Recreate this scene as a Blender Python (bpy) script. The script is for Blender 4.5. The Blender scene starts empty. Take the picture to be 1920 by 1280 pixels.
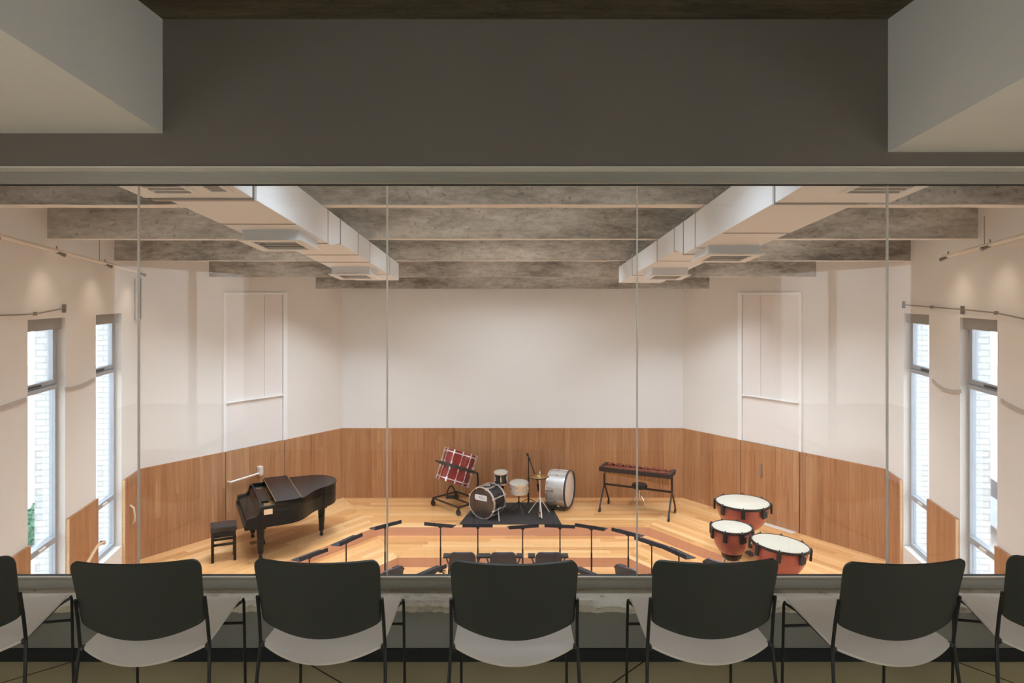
import bpy, bmesh, math, random
from mathutils import Matrix, Vector
random.seed(7)
PI = math.pi
S = bpy.context.scene
COL = S.collection
F, CX, CY, HC = 1280.0, 961.0, 550.0, 1.75      # focal length in pixels, principal point, eye height
SL = 0.0935                                      # slope of the hall ceiling

# ------------------------------------------------------------------ helpers
def P(px, py, d):
    """point on a pixel's sight line at depth d"""
    return Vector(((px-CX)*d/F, d, HC-(py-CY)*d/F))

class MB:
    def __init__(s): s.v=[]; s.f=[]; s.uv=[]; s.mi=[]
    def add(s, vs, fs, uvs=None, M=None, mi=0):
        b=len(s.v)
        s.v += [tuple(M@Vector(p)) if M else tuple(p) for p in vs]
        for k,f in enumerate(fs):
            s.f.append([b+i for i in f]); s.uv.append(uvs[k] if uvs else None); s.mi.append(mi)
        return s
    def box(s, lo, hi, M=None, mi=0, uvf=None):
        x0,y0,z0=lo; x1,y1,z1=hi
        vs=[(x0,y0,z0),(x1,y0,z0),(x1,y1,z0),(x0,y1,z0),(x0,y0,z1),(x1,y0,z1),(x1,y1,z1),(x0,y1,z1)]
        fs=[(0,3,2,1),(4,5,6,7),(0,1,5,4),(1,2,6,5),(2,3,7,6),(3,0,4,7)]
        uvs=[[uvf(*vs[i]) for i in f] for f in fs] if uvf else None
        return s.add(vs,fs,uvs,M,mi)
    def cbox(s, c, size, M=None, mi=0):
        return s.box([c[i]-size[i]/2 for i in range(3)],[c[i]+size[i]/2 for i in range(3)],M,mi)
    def tube(s, pts, r, n=8, M=None, mi=0, closed=False):
        pts=[Vector(p) for p in pts]; m=len(pts)
        rr=r if isinstance(r,(list,tuple)) else [r]*m
        vs=[]; prev=None
        for i,p in enumerate(pts):
            if closed: t=pts[(i+1)%m]-pts[i-1]
            else: t=pts[min(i+1,m-1)]-pts[max(i-1,0)]
            t.normalize()
            if prev is None:
                a=Vector((0,0,1)) if abs(t.z)<.9 else Vector((1,0,0))
                u=t.cross(a).normalized()
            else:
                u=prev-t*prev.dot(t)
                u=u.normalized() if u.length>1e-6 else t.orthogonal().normalized()
            prev=u; w=t.cross(u)
            for k in range(n):
                a=2*PI*k/n; vs.append(p+(u*math.cos(a)+w*math.sin(a))*rr[i])
        fs=[]
        for i in range(m if closed else m-1):
            j=(i+1)%m
            for k in range(n):
                l=(k+1)%n; fs.append((i*n+k,i*n+l,j*n+l,j*n+k))
        if not closed:
            fs.append(tuple(range(n))); fs.append(tuple((m-1)*n+k for k in range(n)))
        return s.add(vs,fs,None,M,mi)
    def lathe(s, prof, n=32, M=None, mi=0, cap0=True, cap1=True):
        vs=[];fs=[]
        for (r,z) in prof:
            for k in range(n):
                a=2*PI*k/n; vs.append((r*math.cos(a),r*math.sin(a),z))
        for i in range(len(prof)-1):
            for k in range(n):
                l=(k+1)%n; fs.append((i*n+k,i*n+l,(i+1)*n+l,(i+1)*n+k))
        if cap0: fs.append(tuple(range(n)))
        if cap1: fs.append(tuple((len(prof)-1)*n+k for k in range(n)))
        return s.add(vs,fs,None,M,mi)
    def prism(s, poly, z0, z1, M=None, mi=0):
        n=len(poly)
        vs=[(x,y,z0) for x,y in poly]+[(x,y,z1) for x,y in poly]
        fs=[tuple(range(n)),tuple(range(n,2*n))]+[(i,(i+1)%n,n+(i+1)%n,n+i) for i in range(n)]
        return s.add(vs,fs,None,M,mi)
    def ring(s, poly, inner, z0, z1, M=None, mi=0):
        n=len(poly)
        vs=[(x,y,z0) for x,y in poly]+[(x,y,z1) for x,y in poly]+[(x,y,z0) for x,y in inner]+[(x,y,z1) for x,y in inner]
        fs=[]
        for i in range(n):
            j=(i+1)%n
            fs+=[(i,j,n+j,n+i),(2*n+i,2*n+j,3*n+j,3*n+i),(n+i,n+j,3*n+j,3*n+i),(i,j,2*n+j,2*n+i)]
        return s.add(vs,fs,None,M,mi)
    def shell(s, fn, nu, nv, t, M=None, mi=0):
        """closed thin shell: fn(a,b), a and b in 0..1, thickened by t against its normal"""
        top=[];bot=[]
        e=1e-3
        for i in range(nu+1):
            for j in range(nv+1):
                a,b=i/nu,j/nv
                p=Vector(fn(a,b))
                a0,a1=max(0,a-e),min(1,a+e); b0,b1=max(0,b-e),min(1,b+e)
                n=(Vector(fn(a1,b))-Vector(fn(a0,b))).cross(Vector(fn(a,b1))-Vector(fn(a,b0)))
                n=n.normalized() if n.length>1e-12 else Vector((0,0,1))
                top.append(p); bot.append(p-n*t)
        N=len(top); vs=top+bot; fs=[]
        I=lambda i,j:i*(nv+1)+j
        for i in range(nu):
            for j in range(nv):
                q=(I(i,j),I(i+1,j),I(i+1,j+1),I(i,j+1))
                fs.append(q); fs.append(tuple(N+k for k in reversed(q)))
        for i in range(nu):
            fs.append((I(i,0),I(i+1,0),N+I(i+1,0),N+I(i,0))); fs.append((I(i,nv),I(i+1,nv),N+I(i+1,nv),N+I(i,nv)))
        for j in range(nv):
            fs.append((I(0,j),I(0,j+1),N+I(0,j+1),N+I(0,j))); fs.append((I(nu,j),I(nu,j+1),N+I(nu,j+1),N+I(nu,j)))
        return s.add(vs,fs,None,M,mi)
    def build(s, name, mats, parent=None, smooth=35, bevel=0, loc=None):
        me=bpy.data.meshes.new(name); me.from_pydata(s.v,[],s.f)
        if any(u for u in s.uv):
            ul=me.uv_layers.new(name='UVMap'); li=0
            for p,u in zip(me.polygons,s.uv):
                for k,l in enumerate(p.loop_indices):
                    ul.data[l].uv=u[k] if u else (0,0)
        if not isinstance(mats,(list,tuple)): mats=[mats]
        for m in mats: me.materials.append(m)
        for p,i in zip(me.polygons,s.mi): p.material_index=i
        bm=bmesh.new(); bm.from_mesh(me); bmesh.ops.recalc_face_normals(bm,faces=bm.faces); bm.to_mesh(me); bm.free()
        if smooth:
            me.shade_smooth(); me.set_sharp_from_angle(angle=math.radians(smooth))
        o=bpy.data.objects.new(name,me); COL.objects.link(o)
        if parent: o.parent=parent
        if loc: o.location=loc
        if bevel:
            b=o.modifiers.new('Bevel','BEVEL'); b.width=bevel; b.segments=2; b.limit_method='ANGLE'; b.angle_limit=math.radians(40)
        return o

def tag(o, label, cat, group=None):
    o['label']=label; o['category']=cat
    if group: o['group']=group
    return o
def struct(o): o['kind']='structure'; return o
def thing(name, label, cat, loc=(0,0,0), rz=0, group=None):
    o=bpy.data.objects.new(name,None); COL.objects.link(o)
    o.empty_display_size=.1; o.location=loc; o.rotation_euler=(0,0,rz)
    return tag(o,label,cat,group)
def dup(src, loc=None, rz=None, label=None):
    def cp(o,parent):
        c=o.copy(); COL.objects.link(c); c.parent=parent
        for ch in list(o.children): cp(ch,c)
        return c
    r=cp(src,None)
    if loc is not None: r.location=loc
    if rz is not None: r.rotation_euler=(0,0,rz)
    if label: r['label']=label
    return r
def axis_matrix(loc, axis, roll=0):
    q=Vector(axis).normalized().to_track_quat('Z','Y').to_matrix().to_4x4()
    return Matrix.Translation(loc)@q@Matrix.Rotation(roll,4,'Z')

# ------------------------------------------------------------------ materials
def newmat(name):
    m=bpy.data.materials.new(name); m.use_nodes=True
    nt=m.node_tree; b=nt.nodes['Principled BSDF']
    return m,nt,b
def N(nt,t,**k):
    n=nt.nodes.new(t)
    for a,v in k.items():
        if a in n.inputs: n.inputs[a].default_value=v
        else: setattr(n,a,v)
    return n
def math_n(nt,op,a,b=None,c=None):
    n=nt.nodes.new('ShaderNodeMath'); n.operation=op
    for i,x in enumerate((a,b,c)):
        if x is None: continue
        if isinstance(x,(int,float)): n.inputs[i].default_value=x
        else: nt.links.new(x,n.inputs[i])
    return n.outputs[0]
def srgb(r,g,b):
    f=lambda c: c/12.92 if c<=.04045 else ((c+.055)/1.055)**2.4
    return (f(r/255),f(g/255),f(b/255),1)
def plain(name,col,rough=.5,metal=0,var=.06,scale=6,bump=0,bscale=60,spec=.5,coat=0,stretch=None):
    m,nt,b=newmat(name); L=nt.links.new
    tc=N(nt,'ShaderNodeTexCoord'); src=tc.outputs['Object']
    if stretch:
        mp=N(nt,'ShaderNodeMapping'); mp.inputs['Scale'].default_value=stretch; L(src,mp.inputs['Vector']); src=mp.outputs[0]
    no=N(nt,'ShaderNodeTexNoise',Scale=scale,Detail=4.0); L(src,no.inputs['Vector'])
    cr=N(nt,'ShaderNodeValToRGB')
    c=Vector(col[:3]); cr.color_ramp.elements[0].position=.3; cr.color_ramp.elements[1].position=.7
    cr.color_ramp.elements[0].color=(*[max(0,x*(1-var)) for x in c],1); cr.color_ramp.elements[1].color=(*[min(1,x*(1+var)) for x in c],1)
    L(no.outputs['Fac'],cr.inputs[0]); L(cr.outputs[0],b.inputs['Base Color'])
    b.inputs['Roughness'].default_value=rough; b.inputs['Metallic'].default_value=metal
    b.inputs['Specular IOR Level'].default_value=spec; b.inputs['Coat Weight'].default_value=coat
    if bump:
        n2=N(nt,'ShaderNodeTexNoise',Scale=bscale,Detail=5.0); L(tc.outputs['Object'],n2.inputs['Vector'])
        bp=N(nt,'ShaderNodeBump',Strength=bump,Distance=.01); L(n2.outputs['Fac'],bp.inputs['Height']); L(bp.outputs[0],b.inputs['Normal'])
    return m
def planks(name,tones,w,length,rough=.35,seam=.03,grain=.25,dark=.6):
    """boards running along the UV's u direction, in metres"""
    m,nt,b=newmat(name); L=nt.links.new
    uv=N(nt,'ShaderNodeUVMap'); sp=N(nt,'ShaderNodeSeparateXYZ'); L(uv.outputs[0],sp.inputs[0])
    u,v=sp.outputs[0],sp.outputs[1]
    vr=math_n(nt,'DIVIDE',v,w); row=math_n(nt,'FLOOR',vr)
    wn=N(nt,'ShaderNodeTexWhiteNoise',noise_dimensions='1D'); L(row,wn.inputs['W'])
    ur=math_n(nt,'DIVIDE',math_n(nt,'ADD',u,math_n(nt,'MULTIPLY',wn.outputs['Value'],length*7)),length)
    colm=math_n(nt,'FLOOR',ur)
    cb=N(nt,'ShaderNodeCombineXYZ'); L(row,cb.inputs[0]); L(colm,cb.inputs[1])
    w2=N(nt,'ShaderNodeTexWhiteNoise',noise_dimensions='3D'); L(cb.outputs[0],w2.inputs['Vector'])
    cr=N(nt,'ShaderNodeValToRGB'); e=cr.color_ramp.elements
    while len(e)<len(tones): e.new(.5)
    for i,t in enumerate(tones): e[i].position=i/(len(tones)-1); e[i].color=t
    g3=N(nt,'ShaderNodeCombineXYZ'); L(math_n(nt,'MULTIPLY',u,1.3),g3.inputs[0]); L(math_n(nt,'MULTIPLY',v,28.),g3.inputs[1]); L(math_n(nt,'MULTIPLY',w2.outputs['Value'],31.),g3.inputs[2])
    gn=N(nt,'ShaderNodeTexNoise',Scale=1.0,Detail=5.0,Roughness=.6); L(g3.outputs[0],gn.inputs['Vector'])
    tone=math_n(nt,'ADD',math_n(nt,'MULTIPLY',w2.outputs['Value'],1-grain),math_n(nt,'MULTIPLY',math_n(nt,'SUBTRACT',math_n(nt,'MULTIPLY',gn.outputs['Fac'],2.2),.6),grain))
    L(tone,cr.inputs[0])
    fv=math_n(nt,'FRACT',vr); ev=math_n(nt,'MINIMUM',fv,math_n(nt,'SUBTRACT',1.,fv))
    sv=math_n(nt,'LESS_THAN',ev,seam)
    fu=math_n(nt,'FRACT',ur); eu=math_n(nt,'MINIMUM',fu,math_n(nt,'SUBTRACT',1.,fu)); su=math_n(nt,'LESS_THAN',eu,seam*w/length)
    sm=math_n(nt,'MAXIMUM',sv,su)
    mx=N(nt,'ShaderNodeMix',data_type='RGBA'); L(math_n(nt,'MULTIPLY',sm,dark),mx.inputs['Factor'])
    L(cr.outputs[0],mx.inputs['A']); mx.inputs['B'].default_value=(*[x*.35 for x in tones[0][:3]],1)
    L(mx.outputs['Result'],b.inputs['Base Color'])
    b.inputs['Roughness'].default_value=rough
    bp=N(nt,'ShaderNodeBump',Strength=.15,Distance=.003); L(math_n(nt,'SUBTRACT',math_n(nt,'MULTIPLY',gn.outputs['Fac'],.3),sm),bp.inputs['Height']); L(bp.outputs[0],b.inputs['Normal'])
    return m
def concrete(name,c1,c2,c3,rough=.85,sc=(1,1,1),bump=.5):
    m,nt,b=newmat(name); L=nt.links.new
    tc=N(nt,'ShaderNodeTexCoord'); mp=N(nt,'ShaderNodeMapping'); mp.inputs['Scale'].default_value=sc; L(tc.outputs['Object'],mp.inputs['Vector'])
    a=N(nt,'ShaderNodeTexNoise',Scale=.55,Detail=6.0,Roughness=.65); L(mp.outputs[0],a.inputs['Vector'])
    c=N(nt,'ShaderNodeTexNoise',Scale=7.0,Detail=8.0,Roughness=.7); L(mp.outputs[0],c.inputs['Vector'])
    f=math_n(nt,'ADD',math_n(nt,'MULTIPLY',a.outputs['Fac'],.75),math_n(nt,'MULTIPLY',c.outputs['Fac'],.35))
    cr=N(nt,'ShaderNodeValToRGB'); e=cr.color_ramp.elements; e.new(.5)
    for i,(p,k) in enumerate(((.42,c1),(.55,c2),(.70,c3))): e[i].position=p; e[i].color=k
    L(f,cr.inputs[0])
    # small pits and stains
    d=N(nt,'ShaderNodeTexNoise',Scale=22.0,Detail=3.0); L(tc.outputs['Object'],d.inputs['Vector'])
    mr=N(nt,'ShaderNodeMapRange'); mr.inputs[1].default_value=.62; mr.inputs[2].default_value=.72; L(d.outputs['Fac'],mr.inputs[0])
    mx=N(nt,'ShaderNodeMix',data_type='RGBA'); L(math_n(nt,'MULTIPLY',mr.outputs[0],.45),mx.inputs['Factor']); L(cr.outputs[0],mx.inputs['A']); mx.inputs['B'].default_value=(*[x*.45 for x in c1[:3]],1)
    L(mx.outputs['Result'],b.inputs['Base Color']); b.inputs['Roughness'].default_value=rough
    bp=N(nt,'ShaderNodeBump',Strength=bump,Distance=.02); L(c.outputs['Fac'],bp.inputs['Height']); L(bp.outputs[0],b.inputs['Normal'])
    return m
def brick(name,c1,c2,mort):
    m,nt,b=newmat(name); L=nt.links.new
    uv=N(nt,'ShaderNodeUVMap'); br=N(nt,'ShaderNodeTexBrick',Scale=1.0); L(uv.outputs[0],br.inputs['Vector'])
    br.inputs['Color1'].default_value=c1; br.inputs['Color2'].default_value=c2; br.inputs['Mortar'].default_value=mort
    br.inputs['Brick Width'].default_value=.22; br.inputs['Row Height'].default_value=.075; br.inputs['Mortar Size'].default_value=.009
    L(br.outputs['Color'],b.inputs['Base Color']); b.inputs['Roughness'].default_value=.9
    bp=N(nt,'ShaderNodeBump',Strength=.6,Distance=.01,invert=True); L(br.outputs['Fac'],bp.inputs['Height']); L(bp.outputs[0],b.inputs['Normal'])
    return m
def glass(name,tint=(1,1,1,1),refl=.6):
    m=bpy.data.materials.new(name); m.use_nodes=True; nt=m.node_tree; nt.nodes.clear(); L=nt.links.new
    o=N(nt,'ShaderNodeOutputMaterial'); t=N(nt,'ShaderNodeBsdfTransparent'); t.inputs[0].default_value=tint
    g=N(nt,'ShaderNodeBsdfGlossy'); g.inputs['Roughness'].default_value=.01
    lw=N(nt,'ShaderNodeFresnel',IOR=1.45)
    tc=N(nt,'ShaderNodeTexCoord'); no=N(nt,'ShaderNodeTexNoise',Scale=.7); L(tc.outputs['Object'],no.inputs['Vector'])
    fac=math_n(nt,'MULTIPLY',lw.outputs[0],math_n(nt,'ADD',math_n(nt,'MULTIPLY',no.outputs['Fac'],.1),refl))
    mx=N(nt,'ShaderNodeMixShader'); L(fac,mx.inputs[0]); L(t.outputs[0],mx.inputs[1]); L(g.outputs[0],mx.inputs[2]); L(mx.outputs[0],o.inputs[0])
    return m

M={}
M['plaster']=plain('white_plaster',(.78,.76,.725,1),.85,var=.015,scale=1.5,bump=.05,bscale=120)
M['plaster_back']=plain('white_plaster_back_wall',(.80,.815,.815,1),.85,var=.012,scale=1.2,bump=.04,bscale=120)
M['door_white']=plain('white_door_paint',(.80,.765,.74,1),.55,var=.01)
M['jamb']=plain('bright_white_jamb_paint',(.88,.88,.88,1),.5,var=.01)
M['gallery_grey']=plain('grey_painted_plaster',(.195,.168,.145,1),.8,var=.03,scale=2,bump=.05)
M['soffit']=plain('pale_soffit_paint',(.78,.745,.70,1),.8,var=.02,scale=1.5,bump=.04)
M['parapet']=plain('grey_parapet_render',(.25,.235,.20,1),.85,var=.12,scale=3,bump=.3,bscale=25)
M['ledge']=concrete('rough_pale_concrete',srgb(178,166,150),srgb(226,216,200),srgb(238,230,216),.9,(3,3,3),.7)
M['slab']=concrete('dark_board_marked_concrete',srgb(66,56,44),srgb(98,86,68),srgb(128,114,90),.9,(1.2,6,6),1)
M['beam']=concrete('stained_concrete',srgb(118,113,106),srgb(176,172,165),srgb(222,220,214),.9,(1.1,1.6,3.4),.35)
M['beam_under_lit']=concrete('floor_lit_beam_underside',srgb(214,214,212),srgb(224,224,222),srgb(234,234,232),.9,(.9,1.6,2.2),.2)  # paler than the beam sides: floor light painted onto the undersides
M['ceil']=concrete('concrete_ceiling',srgb(120,110,98),srgb(150,140,126),srgb(170,162,148),.9)
M['gfloor']=plain('ochre_screed',(.66,.57,.35,1),.5,var=.12,scale=1.4,bump=.05,bscale=30)
M['joint']=plain('floor_joint_filler',(.10,.075,.05,1),.8)
M['black_base']=plain('black_skirting',(.012,.013,.013,1),.6)
M['alu']=plain('anodised_aluminium_frame',(.42,.395,.35,1),.42,.55,var=.04,stretch=(1,40,40))
M['alu_pale']=plain('pale_aluminium_trim',(.80,.74,.67,1),.35,.2,var=.03)
M['gasket']=plain('black_gasket',(.02,.02,.02,1),.6)
def translucent(name,col):
    m=bpy.data.materials.new(name); m.use_nodes=True; nt=m.node_tree; nt.nodes.clear(); L=nt.links.new
    o=N(nt,'ShaderNodeOutputMaterial'); t=N(nt,'ShaderNodeBsdfTranslucent'); d=N(nt,'ShaderNodeBsdfDiffuse'); mx=N(nt,'ShaderNodeMixShader'); mx.inputs[0].default_value=.35
    no=N(nt,'ShaderNodeTexNoise',Scale=30.); cr=N(nt,'ShaderNodeValToRGB'); cr.color_ramp.elements[0].color=(*[c*.92 for c in col],1); cr.color_ramp.elements[1].color=(*col,1)
    L(no.outputs['Fac'],cr.inputs[0])
    for x in (t,d): L(cr.outputs[0],x.inputs['Color'])
    L(t.outputs[0],mx.inputs[1]); L(d.outputs[0],mx.inputs[2]); L(mx.outputs[0],o.inputs[0]); return m
M['silicone']=translucent('translucent_silicone',(.92,.90,.86))
M['glass']=glass('clear_glazing',(.985,.99,.985,1),.55)
M['winglass']=glass('window_glass',(.97,.985,.99,1),.5)
M['winframe']=plain('grey_window_aluminium',(.42,.44,.48,1),.4,.3,var=.04)
M['blindbox']=plain('grey_blind_cassette',(.30,.285,.27,1),.6,var=.04)
M['brick']=brick('white_painted_brick',(.82,.82,.81,1),(.74,.74,.73,1),(.58,.58,.58,1))
M['wain']=planks('oak_wainscot_boards',[srgb(138,92,60),srgb(170,120,82),srgb(182,134,94),srgb(202,156,116)],.105,9.,.45,.02,.6,.3)
M['wood_floor']=planks('oak_floor_boards',[srgb(190,134,84),srgb(220,164,106),srgb(230,178,120),srgb(242,204,152)],.13,1.9,.33,.02,.28,.4)
M['riser']=planks('reddish_riser_boards',[srgb(206,152,122),srgb(216,164,134),srgb(224,174,146)],.16,3.,.4,.012,.4,.3)
M['edgewood']=plain('pale_wood_edge',srgb(222,190,152),.5,var=.08,stretch=(1,1,12))
M['duct']=plain('white_duct_paint',(.76,.795,.83,1),.5,var=.02,scale=2)
M['seam']=plain('grey_duct_seam',(.42,.41,.40,1),.6)
M['void']=plain('dark_vent_void',(.05,.05,.05,1),.8)
M['track']=plain('cream_track_paint',(.74,.68,.60,1),.5,var=.03)
M['steel_grey']=plain('grey_steel_fitting',(.30,.27,.24,1),.5,.4)
M['shadow']=plain('grey_shadow_tone',(.50,.45,.40,1),.8)  # flat grey for the shadow painted on the side walls
M['chair_back']=plain('charcoal_green_plastic',(.026,.0285,.024,1),.45,var=.05,bump=.02,bscale=300)
M['chair_seat']=plain('pale_grey_plastic_seat',(.63,.555,.475,1),.45,var=.03)
M['rod']=plain('black_steel_rod',(.014,.012,.011,1),.35,.3)
M['black']=plain('black_plastic',(.018,.018,.020,1),.45)
M['piano']=plain('black_piano_lacquer',(.007,.0075,.009,1),.25,spec=.22)
M['piano_in']=plain('dark_soundboard_iron',(.05,.042,.036,1),.4)
M['gold']=plain('bronze_iron_plate',(.36,.20,.08,1),.4,.7,var=.2,scale=20)
M['brass']=plain('brass',(.62,.45,.20,1),.3,.95,var=.05)
M['paper']=plain('cream_paper',(.85,.66,.46,1),.8)
M['leather']=plain('black_leatherette',(.014,.014,.016,1),.4,bump=.05,bscale=200)
M['chrome']=plain('chrome',(.75,.73,.70,1),.22,1.0,var=.03)
M['hoop']=plain('chrome_hoop',(.82,.78,.76,1),.3,.8,var=.04)
M['skin']=plain('white_drum_skin',(.50,.455,.375,1),.5,var=.03,scale=3)
M['skin2']=plain('pale_coated_drum_skin',(.74,.66,.58,1),.5,var=.05,scale=8)
M['clear_black']=plain('black_drum_skin',(.070,.048,.042,1),.25,var=.25,scale=6)
M['redshell']=plain('wine_red_lacquer',(.25,.014,.015,1),.2,var=.25,scale=5,coat=.5)
M['blackshell']=plain('black_drum_lacquer',(.022,.022,.024,1),.22,var=.15)
M['silver']=plain('silver_sparkle_wrap',(.62,.62,.62,1),.35,.35,var=.16,scale=160)
M['snare']=plain('pale_steel_shell',(.72,.68,.66,1),.3,.4,var=.05)
M['darkhoop']=plain('dark_wood_hoop',(.035,.028,.026,1),.4)
M['rug']=plain('charcoal_rug',(.034,.028,.027,1),.95,var=.2,scale=25,bump=.4,bscale=250)
M['timp']=plain('copper_red_fibreglass',(.43,.11,.082,1),.32,var=.14,scale=4,coat=.3)
M['rosewood']=plain('rosewood_bar',(.20,.05,.030,1),.35,var=.3,scale=14)
M['xframe']=plain('dark_brown_frame',(.028,.020,.018,1),.45)
M['stand']=plain('blue_black_stand_enamel',(.016,.019,.032,1),.5)
M['hallchair']=plain('dark_blue_grey_shell',(.045,.053,.085,1),.45)
M['badge']=plain('white_drum_badge',(.80,.80,.84,1),.5)
M['badge_ink']=plain('blue_grey_badge_print',(.20,.23,.36,1),.5)
M['asphalt']=plain('pale_paving',(.50,.50,.49,1),.9,var=.1,scale=.6)
M['bounce_slab']=plain('pale_bounce_slab',(.74,.67,.61,1),.9,var=.05)  # colour of the added slabs that bounce light into the gallery
M['hedge']=plain('green_hedge_leaves',(.10,.20,.12,1),.7,var=.5,scale=12)
M['carpaint']=plain('grey_blue_car_paint',(.40,.45,.52,1),.25,coat=.6)
M['carglass']=plain('dark_car_glass',(.03,.035,.04,1),.1)
M['tyre']=plain('black_rubber',(.02,.02,.02,1),.8)
M['taillight']=plain('red_lamp_plastic',(.55,.03,.04,1),.3)

# ------------------------------------------------------------------ hall shell
T1,T2,T3=-2.35,-2.50,-2.65
ZW=-.957                                   # top of the wainscot
BX,BD=3.43,13.74                            # back wall half width and depth
KX,KD=5.77,10.54                            # corner between slanted wall and side wall
SD=3.40                                     # hall side of the glass partition
SDIR=.175
def side_x(d): return KX-SDIR*(KD-d)
FL=math.hypot(KX-BX,BD-KD)
def frame_matrix(kind,side):
    """local (s along the wall, n into the hall, z) -> world; side -1 left, +1 right"""
    if kind=='facet':
        o=(side*BX,BD); d=((KX-BX)/FL*side,(KD-BD)/FL)
    else:
        l=math.hypot(SDIR,1); o=(side*KX,KD); d=(-SDIR/l*side,-1/l)
    n=(-d[1],d[0]) if side<0 else (d[1],-d[0])
    # make n point into the hall
    if n[0]*(-o[0])+n[1]*(8-o[1])<0: n=(-n[0],-n[1])
    return Matrix(((d[0],n[0],0,o[0]),(d[1],n[1],0,o[1]),(0,0,1,0),(0,0,0,1)))
FM={s:frame_matrix('facet',s) for s in (-1,1)}
SM={s:frame_matrix('side',s) for s in (-1,1)}
def on_plane(px,py,Mx,n=0.0):
    """where a pixel's sight line meets the wall plane (offset n into the hall)"""
    o=Mx@Vector((0,n,0)); nn=(Mx.to_3x3()@Vector((0,1,0)))
    r=Vector(((px-CX)/F,1,-(py-CY)/F)); e=Vector((0,0,HC))
    t=(o-e).dot(nn)/r.dot(nn)
    return e+r*t
def loc_of(px,py,Mx,n=0.0): return Mx.inverted()@on_plane(px,py,Mx,n)

# gallery and hall floors
def floor_hall():
    b=MB()
    def sector(poly,z,ax,mi=0):
        l=math.hypot(*ax); ux,uy=ax[0]/l,ax[1]/l
        b.add([(x,y,z) for x,y in poly],[tuple(range(len(poly)))],[[(x*ux+y*uy,-x*uy+y*ux) for x,y in poly]],None,mi)
    def riser(p,q,z0,z1):
        L=math.hypot(q[0]-p[0],q[1]-p[1])
        b.add([(*p,z0),(*q,z0),(*q,z1),(*p,z1)],[(0,1,2,3)],[[(0,0.01),(L,0.01),(L,.15),(0,.15)]],None,1)
    r1=(2.38,11.98); e1=(5.31,7.80); r2=(1.85,10.99); e2=(5.07,6.40); w=.03
    sector([(-BX,BD+w),(BX,BD+w),r1,(-r1[0],r1[1])],T1,(1,0))
    sector([(-r1[0],r1[1]),r1,r2,(-r2[0],r2[1])],T2,(1,0))
    for s in (-1,1):
        f=lambda p:(p[0]*s,p[1])
        ax=(.70*s,-1)
        sector([f((BX,BD+w)),f((KX+w,KD)),f(e1),f(r1)],T1,ax)
        sector([f(r1),f(e1),f(e2),f(r2)],T2,ax)
        riser(f(r1),f(e1),T2,T1); riser(f(r2),f(e2),T3,T2)
    riser((-r1[0],r1[1]),r1,T2,T1); riser((-r2[0],r2[1]),r2,T3,T2)
    sector([(-r2[0],r2[1]),r2,e2,(4.55,SD),(-4.55,SD),(-e2[0],e2[1])],T3,(1,0))
    return struct(b.build('floor_hall',[M['wood_floor'],M['riser']],smooth=0))
floor_hall()

ZT=3.75
# back wall with wainscot
b=MB(); b.box((-BX-.2,BD,-2.8),(BX+.2,BD+.2,ZT)); struct(b.build('wall_back',M['plaster_back'],smooth=0))
def wains(name,Mx,s0,s1,z0=T1,uoff=0,n1=.03,edge=()):
    b=MB()
    b.box((s0,0.0,z0),(s1,n1,ZW),Mx,0,lambda x,y,z:(z+3,x+uoff))
    for e in edge: b.box((e-.012,-.01,z0),(e+.012,n1+.004,ZW),Mx,1)
    return struct(b.build(name,[M['wain'],M['edgewood']],smooth=0))
BM=Matrix(((1,0,0,-BX),(0,-1,0,BD),(0,0,1,0),(0,0,0,1)))
wains('trim_1',BM,0,2*BX,uoff=1.3)
k=2
WIN=((.680,1.543),(2.406,3.254))
WZ0,WZ1=-1.90,1.465
for s,nm in ((-1,'left'),(1,'right')):
    b=MB(); b.box((-.1,-.2,-2.8),(FL+.1,0,ZT),FM[s]); struct(b.build('wall_corner_'+nm,M['plaster'],smooth=0))
    wains('trim_%d'%k,FM[s],0,FL,uoff=7*s); k+=1
    # side wall: inner plaster leaf and outer brick leaf, both pierced by the two window slots
    SLEN=7.30
    inner,outer=MB(),MB()
    uvf=lambda x,y,z:(x+y,z+5)
    spans=[(-.15,WIN[0][0]),(WIN[0][1],WIN[1][0]),(WIN[1][1],SLEN)]
    for (a,c) in spans:
        inner.box((a,-.10,-2.8),(c,0,ZT),SM[s]); outer.box((a,-.33,-3.6),(c,-.10,ZT),SM[s],0,uvf)
    for (a,c) in WIN:
        inner.box((a,-.10,-2.8),(c,0,WZ0),SM[s]); inner.box((a,-.10,WZ1),(c,0,ZT),SM[s])
        outer.box((a,-.33,-3.6),(c,-.10,WZ0),SM[s],0,uvf); outer.box((a,-.33,WZ1),(c,-.10,ZT),SM[s],0,uvf)
    struct(inner.build('wall_'+nm,M['plaster'],smooth=0)); struct(outer.build('wall_outer_'+nm,M['brick'],smooth=0))
    zz={0:T1,1:T1,2:T3}
    wains('trim_%d'%k,SM[s],0.0,WIN[0][0]-.02,uoff=3,edge=(WIN[0][0]-.025,)); k+=1
    wains('trim_%d'%k,SM[s],WIN[0][1]+.0,WIN[1][0]-.02,uoff=5,edge=(WIN[1][0]-.025,),z0=T2); k+=1
    wains('trim_%d'%k,SM[s],WIN[1][1]+.0,SLEN-.05,uoff=9,z0=T3); k+=1

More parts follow.
